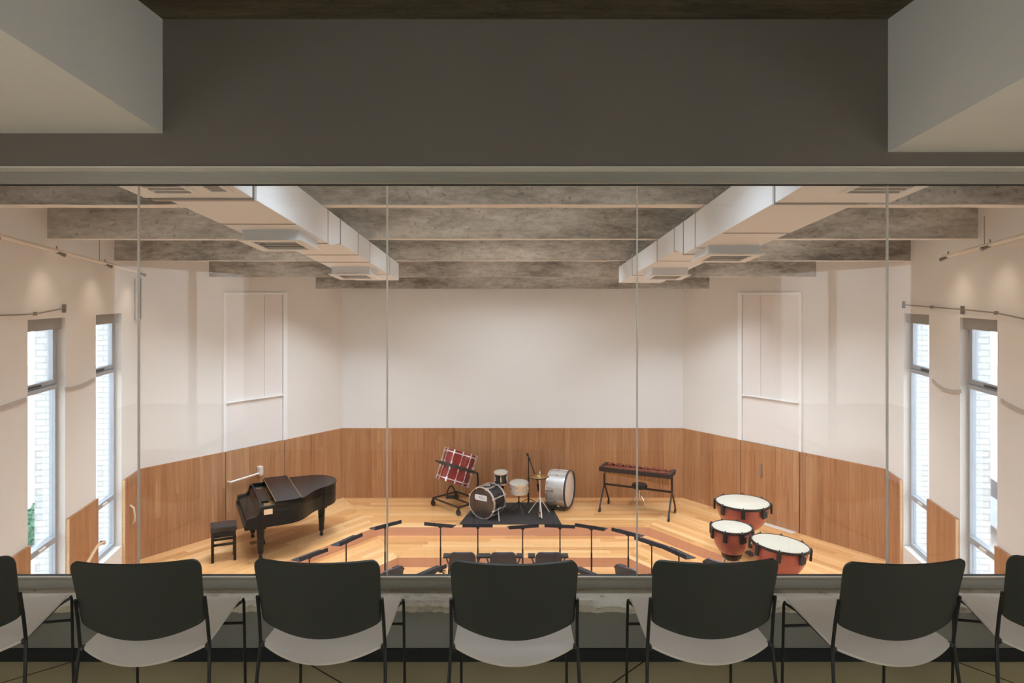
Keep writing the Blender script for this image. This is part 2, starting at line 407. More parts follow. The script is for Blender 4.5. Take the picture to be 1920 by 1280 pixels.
# windows
wn=1
for s in (-1,1):
    for (a,c) in WIN:
        f=MB()
        y0,y1=-.155,-.085
        def bar(s0,s1,z0,z1,yy0=y0,yy1=y1): f.box((s0,yy0,z0),(s1,yy1,z1),SM[s])
        bar(a,a+.045,WZ0,WZ1); bar(c-.045,c,WZ0,WZ1); bar(a+.045,c-.045,WZ1-.05,WZ1); bar(a+.045,c-.045,WZ0,WZ0+.06)
        bar(a+.045,c-.045,.625,.675,y0,y1+.025); bar(a+.045,c-.045,-1.20,-1.13,y0,y1+.01)
        w=struct(f.build('window_%d'%wn,M['winframe'],smooth=0,bevel=.004)); wn+=1
        sa=MB(); z0,z1=.68,WZ1-.055; p,q=a+.05,c-.05
        for lo,hi in (((p,-.145,z0),(p+.055,-.085,z1)),((q-.055,-.145,z0),(q,-.085,z1)),((p+.055,-.145,z0),(q-.055,-.085,z0+.055)),((p+.055,-.145,z1-.04),(q-.055,-.085,z1))): sa.box(lo,hi,SM[s])
        sash=sa.build('sash',M['winframe'],w,0,.003)
        h=MB(); mid=(a+c)/2; h.box((mid-.02,-.085,z0+.012),(c-.14,-.07,z0+.034),SM[s]); h.build('latch',M['black'],sash,0)
        g=MB(); g.box((p+.055,-.122,z0+.055),(q-.055,-.116,z1-.04),SM[s]); g.build('pane',M['winglass'],sash,0)
        for (zz0,zz1) in ((-1.13,.625),(WZ0+.06,-1.20)):
            g=MB(); g.box((a+.045,-.123,zz0),(c-.045,-.117,zz1),SM[s]); g.build('pane',M['winglass'],w,0)
        l=MB(); l.box((mid-.09,-.075,-1.185),(mid+.05,-.052,-1.150),SM[s]); l.build('handle',M['alu_pale'],w,0,.003)
        bx=MB(); bx.box((a+.002,-.085,WZ1-.135),(c-.002,-.035,WZ1-.002),SM[s]); bx.build('blind_cassette',M['blindbox'],w,0,.006)

# concealed escape doors in the slanted walls
def door(side,idx):
    Mx=FM[side]; s0,s1=1.374,2.544
    d=MB(); d.box((s0,-.01,T1),(s1,.038,ZW),Mx,0,lambda x,y,z:(z+3,x+2.2))
    leaf=struct(d.build('door_%d'%idx,M['wain'],smooth=0))
    u=MB(); u.box((s0+.03,.0,ZW),(s1-.03,.012,-.14),Mx); u.build('leaf',M['door_white'],leaf,0)
    u=MB(); u.box((s0+.03,.0,-.10),(s1-.45,.012,1.72),Mx); u.box((s1-.447,.0,-.10),(s1-.03,.012,1.72),Mx); 
    if side<0: u=MB(); u.box((s0+.03,.0,-.10),(s0+.40,.012,1.72),Mx); u.box((s0+.408,.0,-.10),(s1-.03,.012,1.72),Mx)
    else: u=MB(); u.box((s0+.03,.0,-.10),(s0+.40,.012,1.72),Mx); u.box((s0+.408,.0,-.10),(s1-.03,.012,1.72),Mx)
    u.build('transom_panel',M['door_white'],leaf,0)
    fr=MB()
    for lo,hi in (((s0-.065,0,ZW),(s0+.022,.035,1.77)),((s1-.022,0,ZW),(s1+.03,.03,1.77)),((s0+.022,0,1.728),(s1-.022,.03,1.77)),((s0+.022,0,-.132),(s1-.022,.045,-.105))): fr.box(lo,hi,Mx)
    fr.build('frame',M['jamb'],leaf,0,.004)
    g=MB(); g.box((s0-.006,.0,T1),(s0+.002,.0395,ZW-.002),Mx); g.box((s1-.002,.0,T1),(s1+.004,.0395,ZW-.002),Mx); g.build('gap',M['gasket'],leaf,0)
    if side<0:
        A=loc_of(432,904,Mx,.11); B=loc_of(489,886,Mx,.11)
        h=MB(); h.tube([A,B],.018,10,Mx); h.tube([A,(A[0],.035,A[2])],.016,8,Mx); bar=h.build('push_bar',M['alu_pale'],leaf)
        h=MB(); h.box((B[0]-.045,.035,B[2]-.05),(B[0]+.035,.125,B[2]+.11),Mx); h.build('lock_case',M['alu_pale'],bar,0,.01)
    else:
        h=MB(); q=loc_of(1427,882,Mx,.04); h.box((q[0]-.02,.038,q[2]-.12),(q[0]+.02,.055,q[2]+.12),Mx); h.build('lock_plate',M['steel_grey'],leaf,0,.004)
        h=MB(); h.box((s0+.1,.02,T1),(s1-.05,.16,T1+.012),Mx); h.build('threshold',M['alu_pale'],leaf,0,.003)
door(-1,1); door(1,2)

# concrete beams and ceiling, falling towards the back
def zline(d,Z): return HC+Z-SL*d
for i,(d,zb) in enumerate(((13.22,1.843),(11.46,2.028),(9.62,2.212),(7.75,2.371),(5.93,2.521),(4.10,2.700))):
    hw=(BX+(KX-BX)*(BD-d)/(BD-KD) if d>KD else side_x(d))+.12
    b=MB(); n=28; w=.21
    rows=[]
    for j in range(n+1):
        x=-hw+2*hw*j/n
        e=lambda: random.uniform(-.004,.004)
        rows.append([(x,d+e(),zb+e()),(x,d,zb+.95),(x,d+w,zb+.95),(x,d+w+e(),zb+e())])
    vs=[p for r in rows for p in r]; fs=[]
    for j in range(n):
        for q in range(4): fs.append((j*4+q,j*4+(q+1)%4,(j+1)*4+(q+1)%4,(j+1)*4+q))
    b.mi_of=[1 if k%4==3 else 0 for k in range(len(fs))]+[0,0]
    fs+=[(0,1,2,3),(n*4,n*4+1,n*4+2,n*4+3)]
    b.add(vs,fs); b.mi=b.mi_of; struct(b.build('beam',[M['beam'],M['beam_under_lit']],smooth=30))
b=MB(); z0,z1=zline(SD-.2,1.95),zline(BD+.2,1.95); h=6.2
b.add([(-h,SD-.2,z0),(h,SD-.2,z0),(h,BD+.2,z1),(-h,BD+.2,z1),(-h,SD-.2,z0+.2),(h,SD-.2,z0+.2),(h,BD+.2,z1+.2),(-h,BD+.2,z1+.2)],[(0,1,2,3),(4,5,6,7),(0,1,5,4),(1,2,6,5),(2,3,7,6),(3,0,4,7)])
struct(b.build('ceiling_hall',M['ceil'],smooth=0))

# ------------------------------------------------------------------ gallery shell
GW=3.30; GB=-3.6; WD=3.256
b=MB(); b.box((-GW-.2,GB-.2,-.20),(GW+.2,WD+.12,0)); struct(b.build('floor_gallery',M['gfloor'],smooth=0))
b=MB()
for (p,q) in (((570,1239),(640,1280)),((1208,1239),(1150,1280)),((140,1239),(20,1275)),((1790,1239),(1900,1280))):
    def g(px,py): d=F*HC/(py-CY); return Vector(((px-CX)*d/F,d,.0006))
    A,B=g(*p),g(*q); dr=(B-A).normalized(); A2=A; B2=A+dr*2.6; nn=Vector((-dr.y,dr.x,0))*.004
    b.add([A2+nn,B2+nn,B2-nn,A2-nn,A2+nn-Vector((0,0,.002)),B2+nn-Vector((0,0,.002)),B2-nn-Vector((0,0,.002)),A2-nn-Vector((0,0,.002))],[(0,1,2,3),(4,5,6,7),(0,1,5,4),(1,2,6,5),(2,3,7,6),(3,0,4,7)])
struct(b.build('trim_20',M['joint'],smooth=0))
# parapet, head wall and returns of the glass partition
LZ=.345
b=MB(); b.box((-GW,WD,-.2),(GW,WD+.14,.30)); struct(b.build('wall_parapet',M['parapet'],smooth=0))
b=MB(); b.box((-6.2,WD+.09,-2.8),(6.2,WD+.14,-.2)); struct(b.build('wall_front_lower',M['plaster'],smooth=0))
b=MB()
for s in (-1,1): b.box((min(s*3.02,s*6.2),3.24,-.2),(max(s*3.02,s*6.2),3.40,ZT))
b.box((-3.02,3.20,2.3375),(3.02,3.40,ZT)); struct(b.build('wall_front',M['gallery_grey'],smooth=0))
b=MB(); b.box((-GW,WD-.012,0),(GW,WD,.060)); struct(b.build('baseboard_front',M['black_base'],smooth=0))
# rough concrete ledge
b=MB(); n=260; rows=[]
random.seed(3)
for j in range(n+1):
    x=-GW+2*GW*j/n
    a=random.uniform(-.010,.010)+.008*math.sin(x*9)+.006*math.sin(x*23+1); c=random.uniform(-.008,.008)+.006*math.sin(x*31)
    rows.append([(x,WD+.05,LZ),(x,3.125+a*.4,LZ),(x,3.10+a,LZ-.016+c*.4),(x,3.108+c*1.4,LZ-.034+c*.5),(x,3.112+a*.5,.297+c*.4),(x,WD+.05,.30)])
m=6; vs=[p for r in rows for p in r]; fs=[]
for j in range(n):
    for q in range(m): fs.append((j*m+q,j*m+(q+1)%m,(j+1)*m+(q+1)%m,(j+1)*m+q))
fs+=[tuple(range(m)),tuple(n*m+q for q in range(m))]
b.add(vs,fs); struct(b.build('trim_21',M['ledge'],smooth=25))
# side and rear walls, slab and the two boxed soffits
OY0,OY1,OZ0,OZ1=-2.2,.9,.04,2.05
for s_,nm in ((-1,'left'),(1,'right')):
    x0,x1=sorted((s_*GW,s_*(GW+.15)))
    b=MB(); b.box((x0,GB,-.2),(x1,OY0,3.3)); b.box((x0,OY1,-.2),(x1,3.24,3.3)); b.box((x0,OY0,-.2),(x1,OY1,OZ0)); b.box((x0,OY0,OZ1),(x1,OY1,3.3)); struct(b.build('wall_gallery_'+nm,M['soffit'],smooth=0))
    b=MB(); xm=s_*(GW+.08)
    for y in (OY0+.03,(OY0+OY1)/2,OY1-.03): b.box((xm-.03,y-.03,OZ0),(xm+.03,y+.03,OZ1))
    for z in (OZ0+.03,OZ1-.03): b.box((xm-.025,OY0,z-.03),(xm+.025,OY1,z+.03))
    w=struct(b.build('window_%d'%(7 if s_>0 else 6),M['winframe'],smooth=0))
    b=MB(); b.box((xm-.003,OY0+.06,OZ0+.06),(xm+.003,OY1-.06,OZ1-.06)); b.build('pane',M['winglass'],w,0)
    b=MB(); b.box((min(s_*(GW+.2),s_*6.2),GB-1,-.30),(max(s_*(GW+.2),s_*6.2),3.15,-.05)); struct(b.build('floor_bounce_slab_'+nm,M['bounce_slab'],smooth=0))  # unseen slab added to bounce skylight up under the soffits
b=MB(); b.box((-GW-.2,GB-.2,-.2),(GW+.2,GB,3.3)); struct(b.build('wall_gallery_back',M['soffit'],smooth=0))
b=MB(); b.box((-GW-.2,GB-.2,3.035),(GW+.2,3.30,3.25)); struct(b.build('ceiling_gallery',M['slab'],smooth=0))
for s,xe,zb,nm in ((-1,-1.64,2.50,'left'),(1,1.76,2.4125,'right')):
    b=MB(); x0,x1=sorted((xe,s*(GW+.05))); y0,y1=GB-.05,3.20; zf=zb; zr=min(2.98,zb+.095*(3.2-y0)); ys=3.2-(2.98-zb)/.095
    ym=max(ys,y0)
    z_m=zb+.095*(3.2-ym)
    b.add([(x0,ym,z_m),(x1,ym,z_m),(x1,y1,zf),(x0,y1,zf),(x0,ym,3.05),(x1,ym,3.05),(x1,y1,3.05),(x0,y1,3.05)],[(0,1,2,3),(4,5,6,7),(0,1,5,4),(1,2,6,5),(2,3,7,6),(3,0,4,7)])
    struct(b.build('ceiling_soffit_'+nm,M['soffit'],smooth=0))

# glazing between gallery and hall
f=MB()
f.box((-3.02,3.24,LZ),(3.02,3.29,.392)); f.box((-3.02,3.24,.392),(3.02,3.252,.4045))
f.box((-3.02,3.24,2.272),(3.02,3.29,2.334))
for s in (-1,1): f.box((s*3.0-.02,3.24,.4045),(s*3.0+.02,3.29,2.272))
W=struct(f.build('window_5',M['alu'],smooth=0,bevel=.003))
b=MB(); b.box((-3.02,3.235,.4042),(3.02,3.2445,.4088)); b.build('sill_lip',M['alu_pale'],W,0)
b=MB(); b.prism([(3.19,2.3445),(3.20,2.3445),(3.2395,2.337),(3.2395,2.3275),(3.232,2.3275),(3.19,2.337)],-3.02,3.02,Matrix(((0,0,1,0),(1,0,0,0),(0,1,0,0),(0,0,0,1)))); b.build('head_lit_lip',M['alu_pale'],W,0)  # pale strip painting the brightly lit underside of the head wall
b=MB(); b.box((-3.02,3.252,.392),(3.02,3.294,.3975)); b.box((-3.0,3.27,2.267),(3.0,3.288,2.272)); b.build('gasket',M['gasket'],W,0)
JX=[(px-CX)*3.28/F for px in (260,726,1194.5,1663.5)]
edges=[-2.98]+JX+[2.98]
for i in range(5):
    b=MB(); b.box((edges[i]+.0022,3.276,.386),(edges[i+1]-.0022,3.286,2.280)); b.build('pane',M['glass'],W,0)
for x in JX:
    b=MB(); b.box((x-.0032,3.2745,.398),(x+.0032,3.2875,2.268)); b.build('silicone_joint',M['silicone'],W,0)

# ------------------------------------------------------------------ air ducts
def sbox(b,d0,d1,x0,x1,Z0,Z1,mi=0):
    """box that follows the slope of the ceiling"""
    vs=[(x,d,zline(d,Z)) for Z in (Z0,Z1) for (x,d) in ((x0,d0),(x1,d0),(x1,d1),(x0,d1))]
    b.add(vs,[(0,1,2,3),(4,5,6,7),(0,1,5,4),(1,2,6,5),(2,3,7,6),(3,0,4,7)],None,None,mi)
def duct(side,label,secs,seams,diffs,grille):
    t=thing('air_duct',label,'air duct',(0,0,0),0,'ceiling ventilation ducts')
    for (d0,d1,A,B) in secs:
        b=MB(); vs=[]
        for Zi in (2,3):
            for (xi,E,d) in ((0,A,d0),(1,A,d0),(1,B,d1),(0,B,d1)): vs.append((side*E[xi],d,zline(d,E[Zi])))
        b.add(vs,[(0,1,2,3),(4,5,6,7),(0,1,5,4),(1,2,6,5),(2,3,7,6),(3,0,4,7)]); b.build('duct_section',M['duct'],t,0,.004)
    for (d,xa,xb,Za,Zb,w) in seams:
        b=MB(); x0,x1=sorted((side*xa,side*xb)); e=.006
        sbox(b,d,d+w,x0-e,x1+e,Za-e,Zb+e); b.build('seam_flange',M['seam'],t,0)
    for (d0,d1,xa,xb,Za,Zb) in diffs:
        x0,x1=sorted((side*xa,side*xb))
        b=MB(); sbox(b,d0,d0+.012,x0,x1,Za,Zb); sbox(b,d1-.012,d1,x0,x1,Za,Zb); sbox(b,d0+.012,d1-.012,x0,x0+.012,Za,Zb); sbox(b,d0+.012,d1-.012,x1-.012,x1,Za,Zb)
        q=b.build('diffuser',M['duct'],t,0)
        b=MB(); e=.03
        sbox(b,d0-e,d0+.05,x0-e,x1+e,Za-.012,Za); sbox(b,d1-.05,d1+e,x0-e,x1+e,Za-.012,Za); sbox(b,d0+.05,d1-.05,x0-e,x0+.05,Za-.012,Za); sbox(b,d0+.05,d1-.05,x1-.05,x1+e,Za-.012,Za)
        b.build('diffuser_flange',M['duct'],q,0,.003)
        b=MB(); nb=4
        for i in range(nb):
            dd=d0+.06+(d1-d0-.14)*i/(nb-1)
            vs=[(x,y,zline(y,Z)) for (y,Z) in ((dd,Za+.004),(dd+.05,Za+.05),(dd+.054,Za+.048),(dd+.006,Za+.002)) for x in (x0+.02,x1-.02)]
            b.add(vs,[(0,1,3,2),(2,3,5,4),(4,5,7,6),(6,7,1,0),(0,2,4,6),(1,3,5,7)])
        b.build('louvre',M['duct'],q,0)
        b=MB(); sbox(b,d0+.012,d1-.012,x0+.012,x1-.012,Zb-.012,Zb-.002); b.build('vent_void',M['void'],q,0)
    for (d0,d1,xa,xb,Z) in grille:
        x0,x1=sorted((side*xa,side*xb))
        b=MB(); sbox(b,d0,d0+.03,x0,x1,Z-.012,Z); sbox(b,d1-.03,d1,x0,x1,Z-.012,Z); sbox(b,d0+.03,d1-.03,x0,x0+.03,Z-.012,Z); sbox(b,d0+.03,d1-.03,x1-.03,x1,Z-.012,Z)
        q=b.build('grille',M['duct'],t,0)
        b=MB()
        for i in range(9):
            dd=d0+.04+(d1-d0-.08)*i/8; sbox(b,dd,dd+.012,x0+.03,x1-.03,Z-.01,Z)
        b.build('grille_bars',M['seam'],q,0)
    return t
ZTOP=1.318
duct(-1,'white rectangular ventilation duct under the beams on the piano side',
     [(3.43,4.36,(1.66,2.35,1.017,ZTOP),(1.66,2.35,1.017,ZTOP)),(4.40,6.20,(1.66,2.228,1.017,ZTOP),(1.645,2.22,1.017,ZTOP)),(6.20,6.50,(1.645,2.22,1.017,ZTOP),(1.642,2.215,1.082,ZTOP)),(6.50,9.60,(1.642,2.215,1.082,ZTOP),(1.60,2.20,1.082,ZTOP))],
     [(4.36,1.655,2.30,1.01,ZTOP-.003,.04),(5.20,1.66,2.228,1.017,ZTOP-.003,.016),(5.33,1.66,2.228,1.05,ZTOP-.003,.012),(6.08,1.648,2.222,1.017,ZTOP-.003,.014),(6.50,1.642,2.215,1.082,ZTOP-.003,.014),(7.2,1.633,2.212,1.082,ZTOP-.003,.010),(7.75,1.626,2.209,1.082,ZTOP-.003,.010),(8.9,1.611,2.204,1.082,ZTOP-.003,.010)],
     [(5.46,5.95,1.706,2.16,.94,1.017),(8.15,8.62,1.71,2.16,.995,1.082)],
     [(3.55,4.22,1.93,2.22,1.017),(3.75,4.18,1.70,1.86,1.017)])
duct(1,'white rectangular ventilation duct under the beams on the timpani side',
     [(3.43,4.42,(1.70,2.44,1.0,ZTOP),(1.70,2.44,1.0,ZTOP)),(4.45,6.62,(1.70,2.246,1.0,ZTOP),(1.66,2.22,1.0,ZTOP)),(6.62,6.92,(1.66,2.22,1.0,ZTOP),(1.65,2.21,1.083,ZTOP)),(6.92,9.95,(1.65,2.21,1.083,ZTOP),(1.55,2.16,1.083,ZTOP))],
     [(4.42,1.70,2.30,.998,ZTOP-.003,.03),(5.48,1.70,2.246,1.0,ZTOP-.003,.016),(6.22,1.669,2.226,1.0,ZTOP-.003,.014),(6.62,1.66,2.22,1.0,ZTOP-.003,.014),(6.95,1.65,2.21,1.083,ZTOP-.003,.014),(7.66,1.626,2.198,1.083,ZTOP-.003,.010),(9.0,1.582,2.176,1.083,ZTOP-.003,.010)],
     [(6.10,6.55,1.748,2.213,.925,1.0),(8.25,8.70,1.68,2.12,.997,1.083)],
     [(3.50,4.15,1.98,2.36,1.0)])

# ------------------------------------------------------------------ lighting tracks, conduits and rails on the side walls
SPOTS=[]
def track(side,pts,spots,label):
    t=thing('lighting_track',label,'track light',(0,0,0),0,'lighting tracks on the side walls')
    W=[on_plane(px,py,SM[side],.16) for px,py in pts]
    d=(W[0]-W[1]).normalized()
    W=[W[0]+d*2.2]+W
    b=MB(); b.tube(W,.022,10); b.build('rail',M['track'],t)
    A,B=W[0],W[-1]
    for q in spots:
        c=A.lerp(B,q); n=SM[side].to_3x3()@Vector((0,1,0))
        h=MB(); h.tube([c+Vector((0,0,.055)),c-Vector((0,0,.03))],.008,8); h.tube([c+Vector((0,0,-.02))+n*.02,c+Vector((0,0,-.05))+n*.09],[.014,.022],12)
        h.build('lamp_head',M['steel_grey'],t)
        SPOTS.append((c-Vector((0,0,.07))+n*.20,n))
    for q in (.35,.75):
        c=A.lerp(B,q); h=MB(); h.tube([c,c+Vector((0,0,.32))],.004,6); h.build('hanger_wire',M['steel_grey'],t)
    return t
track(-1,[(0,443),(265,511)],(.12,.34,.56,.78,.985),'cream lighting track slanting down the wall above the piano-side windows')
track(1,[(1922,441),(1768,482)],(.20,.45,.72,.965),'cream lighting track slanting down the wall above the timpani-side windows')

def conduit(side,segs,name,label,cat,n,r,mat,brk=(),clamp=()):
    t=thing(name,label,cat)
    pts=[on_plane(px,py,SM[side],n) for px,py in segs]
    d=(pts[0]-pts[1]).normalized(); pts=[pts[0]+d*1.2]+pts
    b=MB(); b.tube(pts,r,8); b.build('rod',mat,t)
    for px,py in brk:
        l=loc_of(px,py,SM[side],n); b=MB(); b.box((l[0]-.012,.001,l[2]-.05),(l[0]+.012,l[1]+.012,l[2]+.05),SM[side]); b.build('bracket',M['steel_grey'],t,0,.004)
    for px,py in clamp:
        l=loc_of(px,py,SM[side],n); b=MB(); b.box((l[0]-.010,.001,l[2]-.018),(l[0]+.010,l[1]+.008,l[2]+.018),SM[side]); b.build('clamp',M['steel_grey'],t,0,.003)
    return t
conduit(-1,[(0,591),(35,590),(68,588),(122,577.5)],'curtain_rod','thin grey rod with end bracket above the piano-side windows','rod',.03,.008,M['steel_grey'],[(122,578)],[(68,588)])
conduit(1,[(1922,598),(1865,586),(1803,580),(1745,575.5),(1693,571)],'curtain_rod','thin grey rod with brackets above the timpani-side windows','rod',.03,.008,M['steel_grey'],[(1693,571),(1803,581)],[(1745,575.5),(1865,586.5)])
def band(side,runs,label):  # thin grey strips on the wall that stand for a curved shadow
    t=thing('shadow_band',label,'shadow')
    for pts in runs:
        W=[loc_of(px,py,SM[side],.016) for px,py in pts]
        b=MB(); vs=[];fs=[]
        for w in W:
            for (dn,dz) in ((-.012,-.022),(0,-.022),(0,.022),(-.012,.022)): vs.append((w[0],w[1]+dn,w[2]+dz))
        for i in range(len(W)-1):
            for q in range(4): fs.append((i*4+q,i*4+(q+1)%4,(i+1)*4+(q+1)%4,(i+1)*4+q))
        fs+=[(0,1,2,3),tuple(len(vs)-4+q for q in range(4))]
        b.add(vs,fs,None,SM[side]); b.build('shadow_run',M['shadow'],t)
    return t
band(-1,[[(-30,776),(0,767),(26,758),(50,749)],[(123,729),(137,728),(152,724),(166,718),(178,711)]],'grey cable strip painted along the wall beside the piano-side windows')
band(1,[[(1952,784),(1925,776),(1905,768),(1888,759),(1876,751)],[(1801,733),(1784,734),(1768,730),(1756,722),(1747,713)]],'grey cable strip painted along the wall beside the timpani-side windows')
# vertical conduit drop by the piano-side corner
t=thing('conduit_drop','pair of thin vertical conduits ending in a small bracket beside the piano-side corner','conduit')
for px in (253,264):
    a=on_plane(px,522,SM[-1],.04); c=on_plane(px,600,SM[-1],.04)
    b=MB(); b.tube([a,c],.009,8); b.build('conduit',M['steel_grey'],t)
l=loc_of(259,601,SM[-1],.03); b=MB(); b.box((l[0]-.10,.002,l[2]-.03),(l[0]+.09,.055,l[2]+.03),SM[-1]); b.build('bracket',M['track'],t,0,.008)
# pale pull handle on the left wainscot
l=loc_of(244,965,SM[-1],.03); b=MB()
b.tube([(l[0]+.02,.034,l[2]+.15),(l[0]+.0,.075,l[2]+.10),(l[0]-.02,.085,l[2]-.02),(l[0]-.05,.07,l[2]-.12),(l[0]-.06,.034,l[2]-.15)],.016,10,SM[-1])
tag(b.build('pull_handle',M['alu_pale']),'small pale curved pull handle on the wood panelling beside the far left window','handle')
# handrail by the left window
b=MB(); A=on_plane(195,1017,SM[-1],.06); B=on_plane(186,1020,SM[-1],.16); C=on_plane(178,1030,SM[-1],.17); D=on_plane(166,1052,SM[-1],.18); E=on_plane(150,1085,SM[-1],.18)
t=thing('handrail','pale curved handrail with a dark end fixing in front of the far left window','handrail')
b.tube([A,B,C,D,E],.020,10); b.build('rail',M['edgewood'],t)
b=MB(); b.tube([A-Vector((.05,0,0)),A+Vector((.01,0,0))],.026,10); b.build('end_fixing',M['black'],t)

# ------------------------------------------------------------------ gallery chairs
def su(a): return math.sin((a-.5)*PI)
def seat_fn(a,bv):
    u=su(a); hw=.223-.008*bv
    yr=-.185-.075*(1-u*u); yf=.222+.004*(1-u*u)
    if abs(u)>.9: yf-=.012*((abs(u)-.9)/.1)**2
    y=yr+(yf-yr)*bv
    dip=(1-u*u)
    z=.458-.014*dip*(1-.3*bv)+.004*bv-.022*dip*max(0,1-bv*6)**1.6
    if bv>.93: z-=.006*((bv-.93)/.07)**2
    return (u*hw,y,z)
def back_fn(a,bv):
    u=su(a); au=abs(u)
    zb=.545-.048*(1-u*u); zt=.800
    r=.87
    if au>r: q=min(1,(au-r)/(1-r)); zt-=.040*(1-math.sqrt(max(0,1-q*q))); zb+=.012*(1-math.sqrt(max(0,1-q*q)))
    z=zb+(zt-zb)*bv; h=(z-.5)/.3
    y=-.175-.078*h-.048*(1-u*u)
    return (u*(.214+.013*h),y,z)
def make_chair():
    t=thing('stacking_chair','x','chair',(0,0,0),0,'stacking chairs facing the glass')
    b=MB(); b.shell(seat_fn,28,18,.010); b.build('seat',M['chair_seat'],t,50)
    b=MB(); b.shell(back_fn,32,14,-.010); b.build('backrest',M['chair_back'],t,50)
    for s in (-1,1):
        b=MB(); b.tube([(s*.229,-.225,.645),(s*.230,-.205,.56),(s*.2315,-.190,.468),(s*.232,-.189,.452),(s*.234,-.193,.43),(s*.252,-.262,.0)],.0066,10); b.build('leg',M['rod'],t,60)
        b=MB(); b.tube([(s*.222,.205,.446),(s*.223,.212,.43),(s*.226,.225,0)],.0060,10); b.build('leg',M['rod'],t,60)
        b=MB(); b.tube([(s*.230,-.188,.436),(s*.200,-.15,.430),(s*.196,.0,.428),(s*.196,.15,.432),(s*.219,.205,.438)],.0062,8); b.build('side_rail',M['rod'],t,60)
        b=MB(); b.cbox((s*.225,-.184,.450),(.016,.022,.016)); b.build('seat_bracket',M['black'],t,0,.003)
    b=MB(); b.tube([(-.223,.213,.340),(.223,.213,.340)],.0065,8); b.build('stretcher',M['rod'],t,60)
    return t
ch=make_chair()
GCH=[(-2.085,2.70,math.radians(10.5),'charcoal-backed chair with pale seat cut off by the left edge of the photo'),
     (-1.362,2.70,math.radians(3),'charcoal-backed chair with pale seat in front of the far left window and wood panelling'),
     (-.695,2.71,math.radians(-2),'charcoal-backed chair with pale seat in front of the grand piano'),
     (.006,2.70,0,'middle chair of the row, charcoal back and pale seat, below the drum kit'),
     (.722,2.71,math.radians(2),'charcoal-backed chair with pale seat in front of the small kettledrum'),
     (1.388,2.70,math.radians(4),'charcoal-backed chair with pale seat in front of the far right window and wood panelling'),
     (2.085,2.70,math.radians(-12),'charcoal-backed chair with pale seat cut off by the right edge of the photo')]
for i,(x,y,rz,lb) in enumerate(GCH):
    if i==0: ch.location=(x,y,0); ch.rotation_euler=(0,0,rz); ch['label']=lb
    else: dup(ch,(x,y,0),rz,lb)

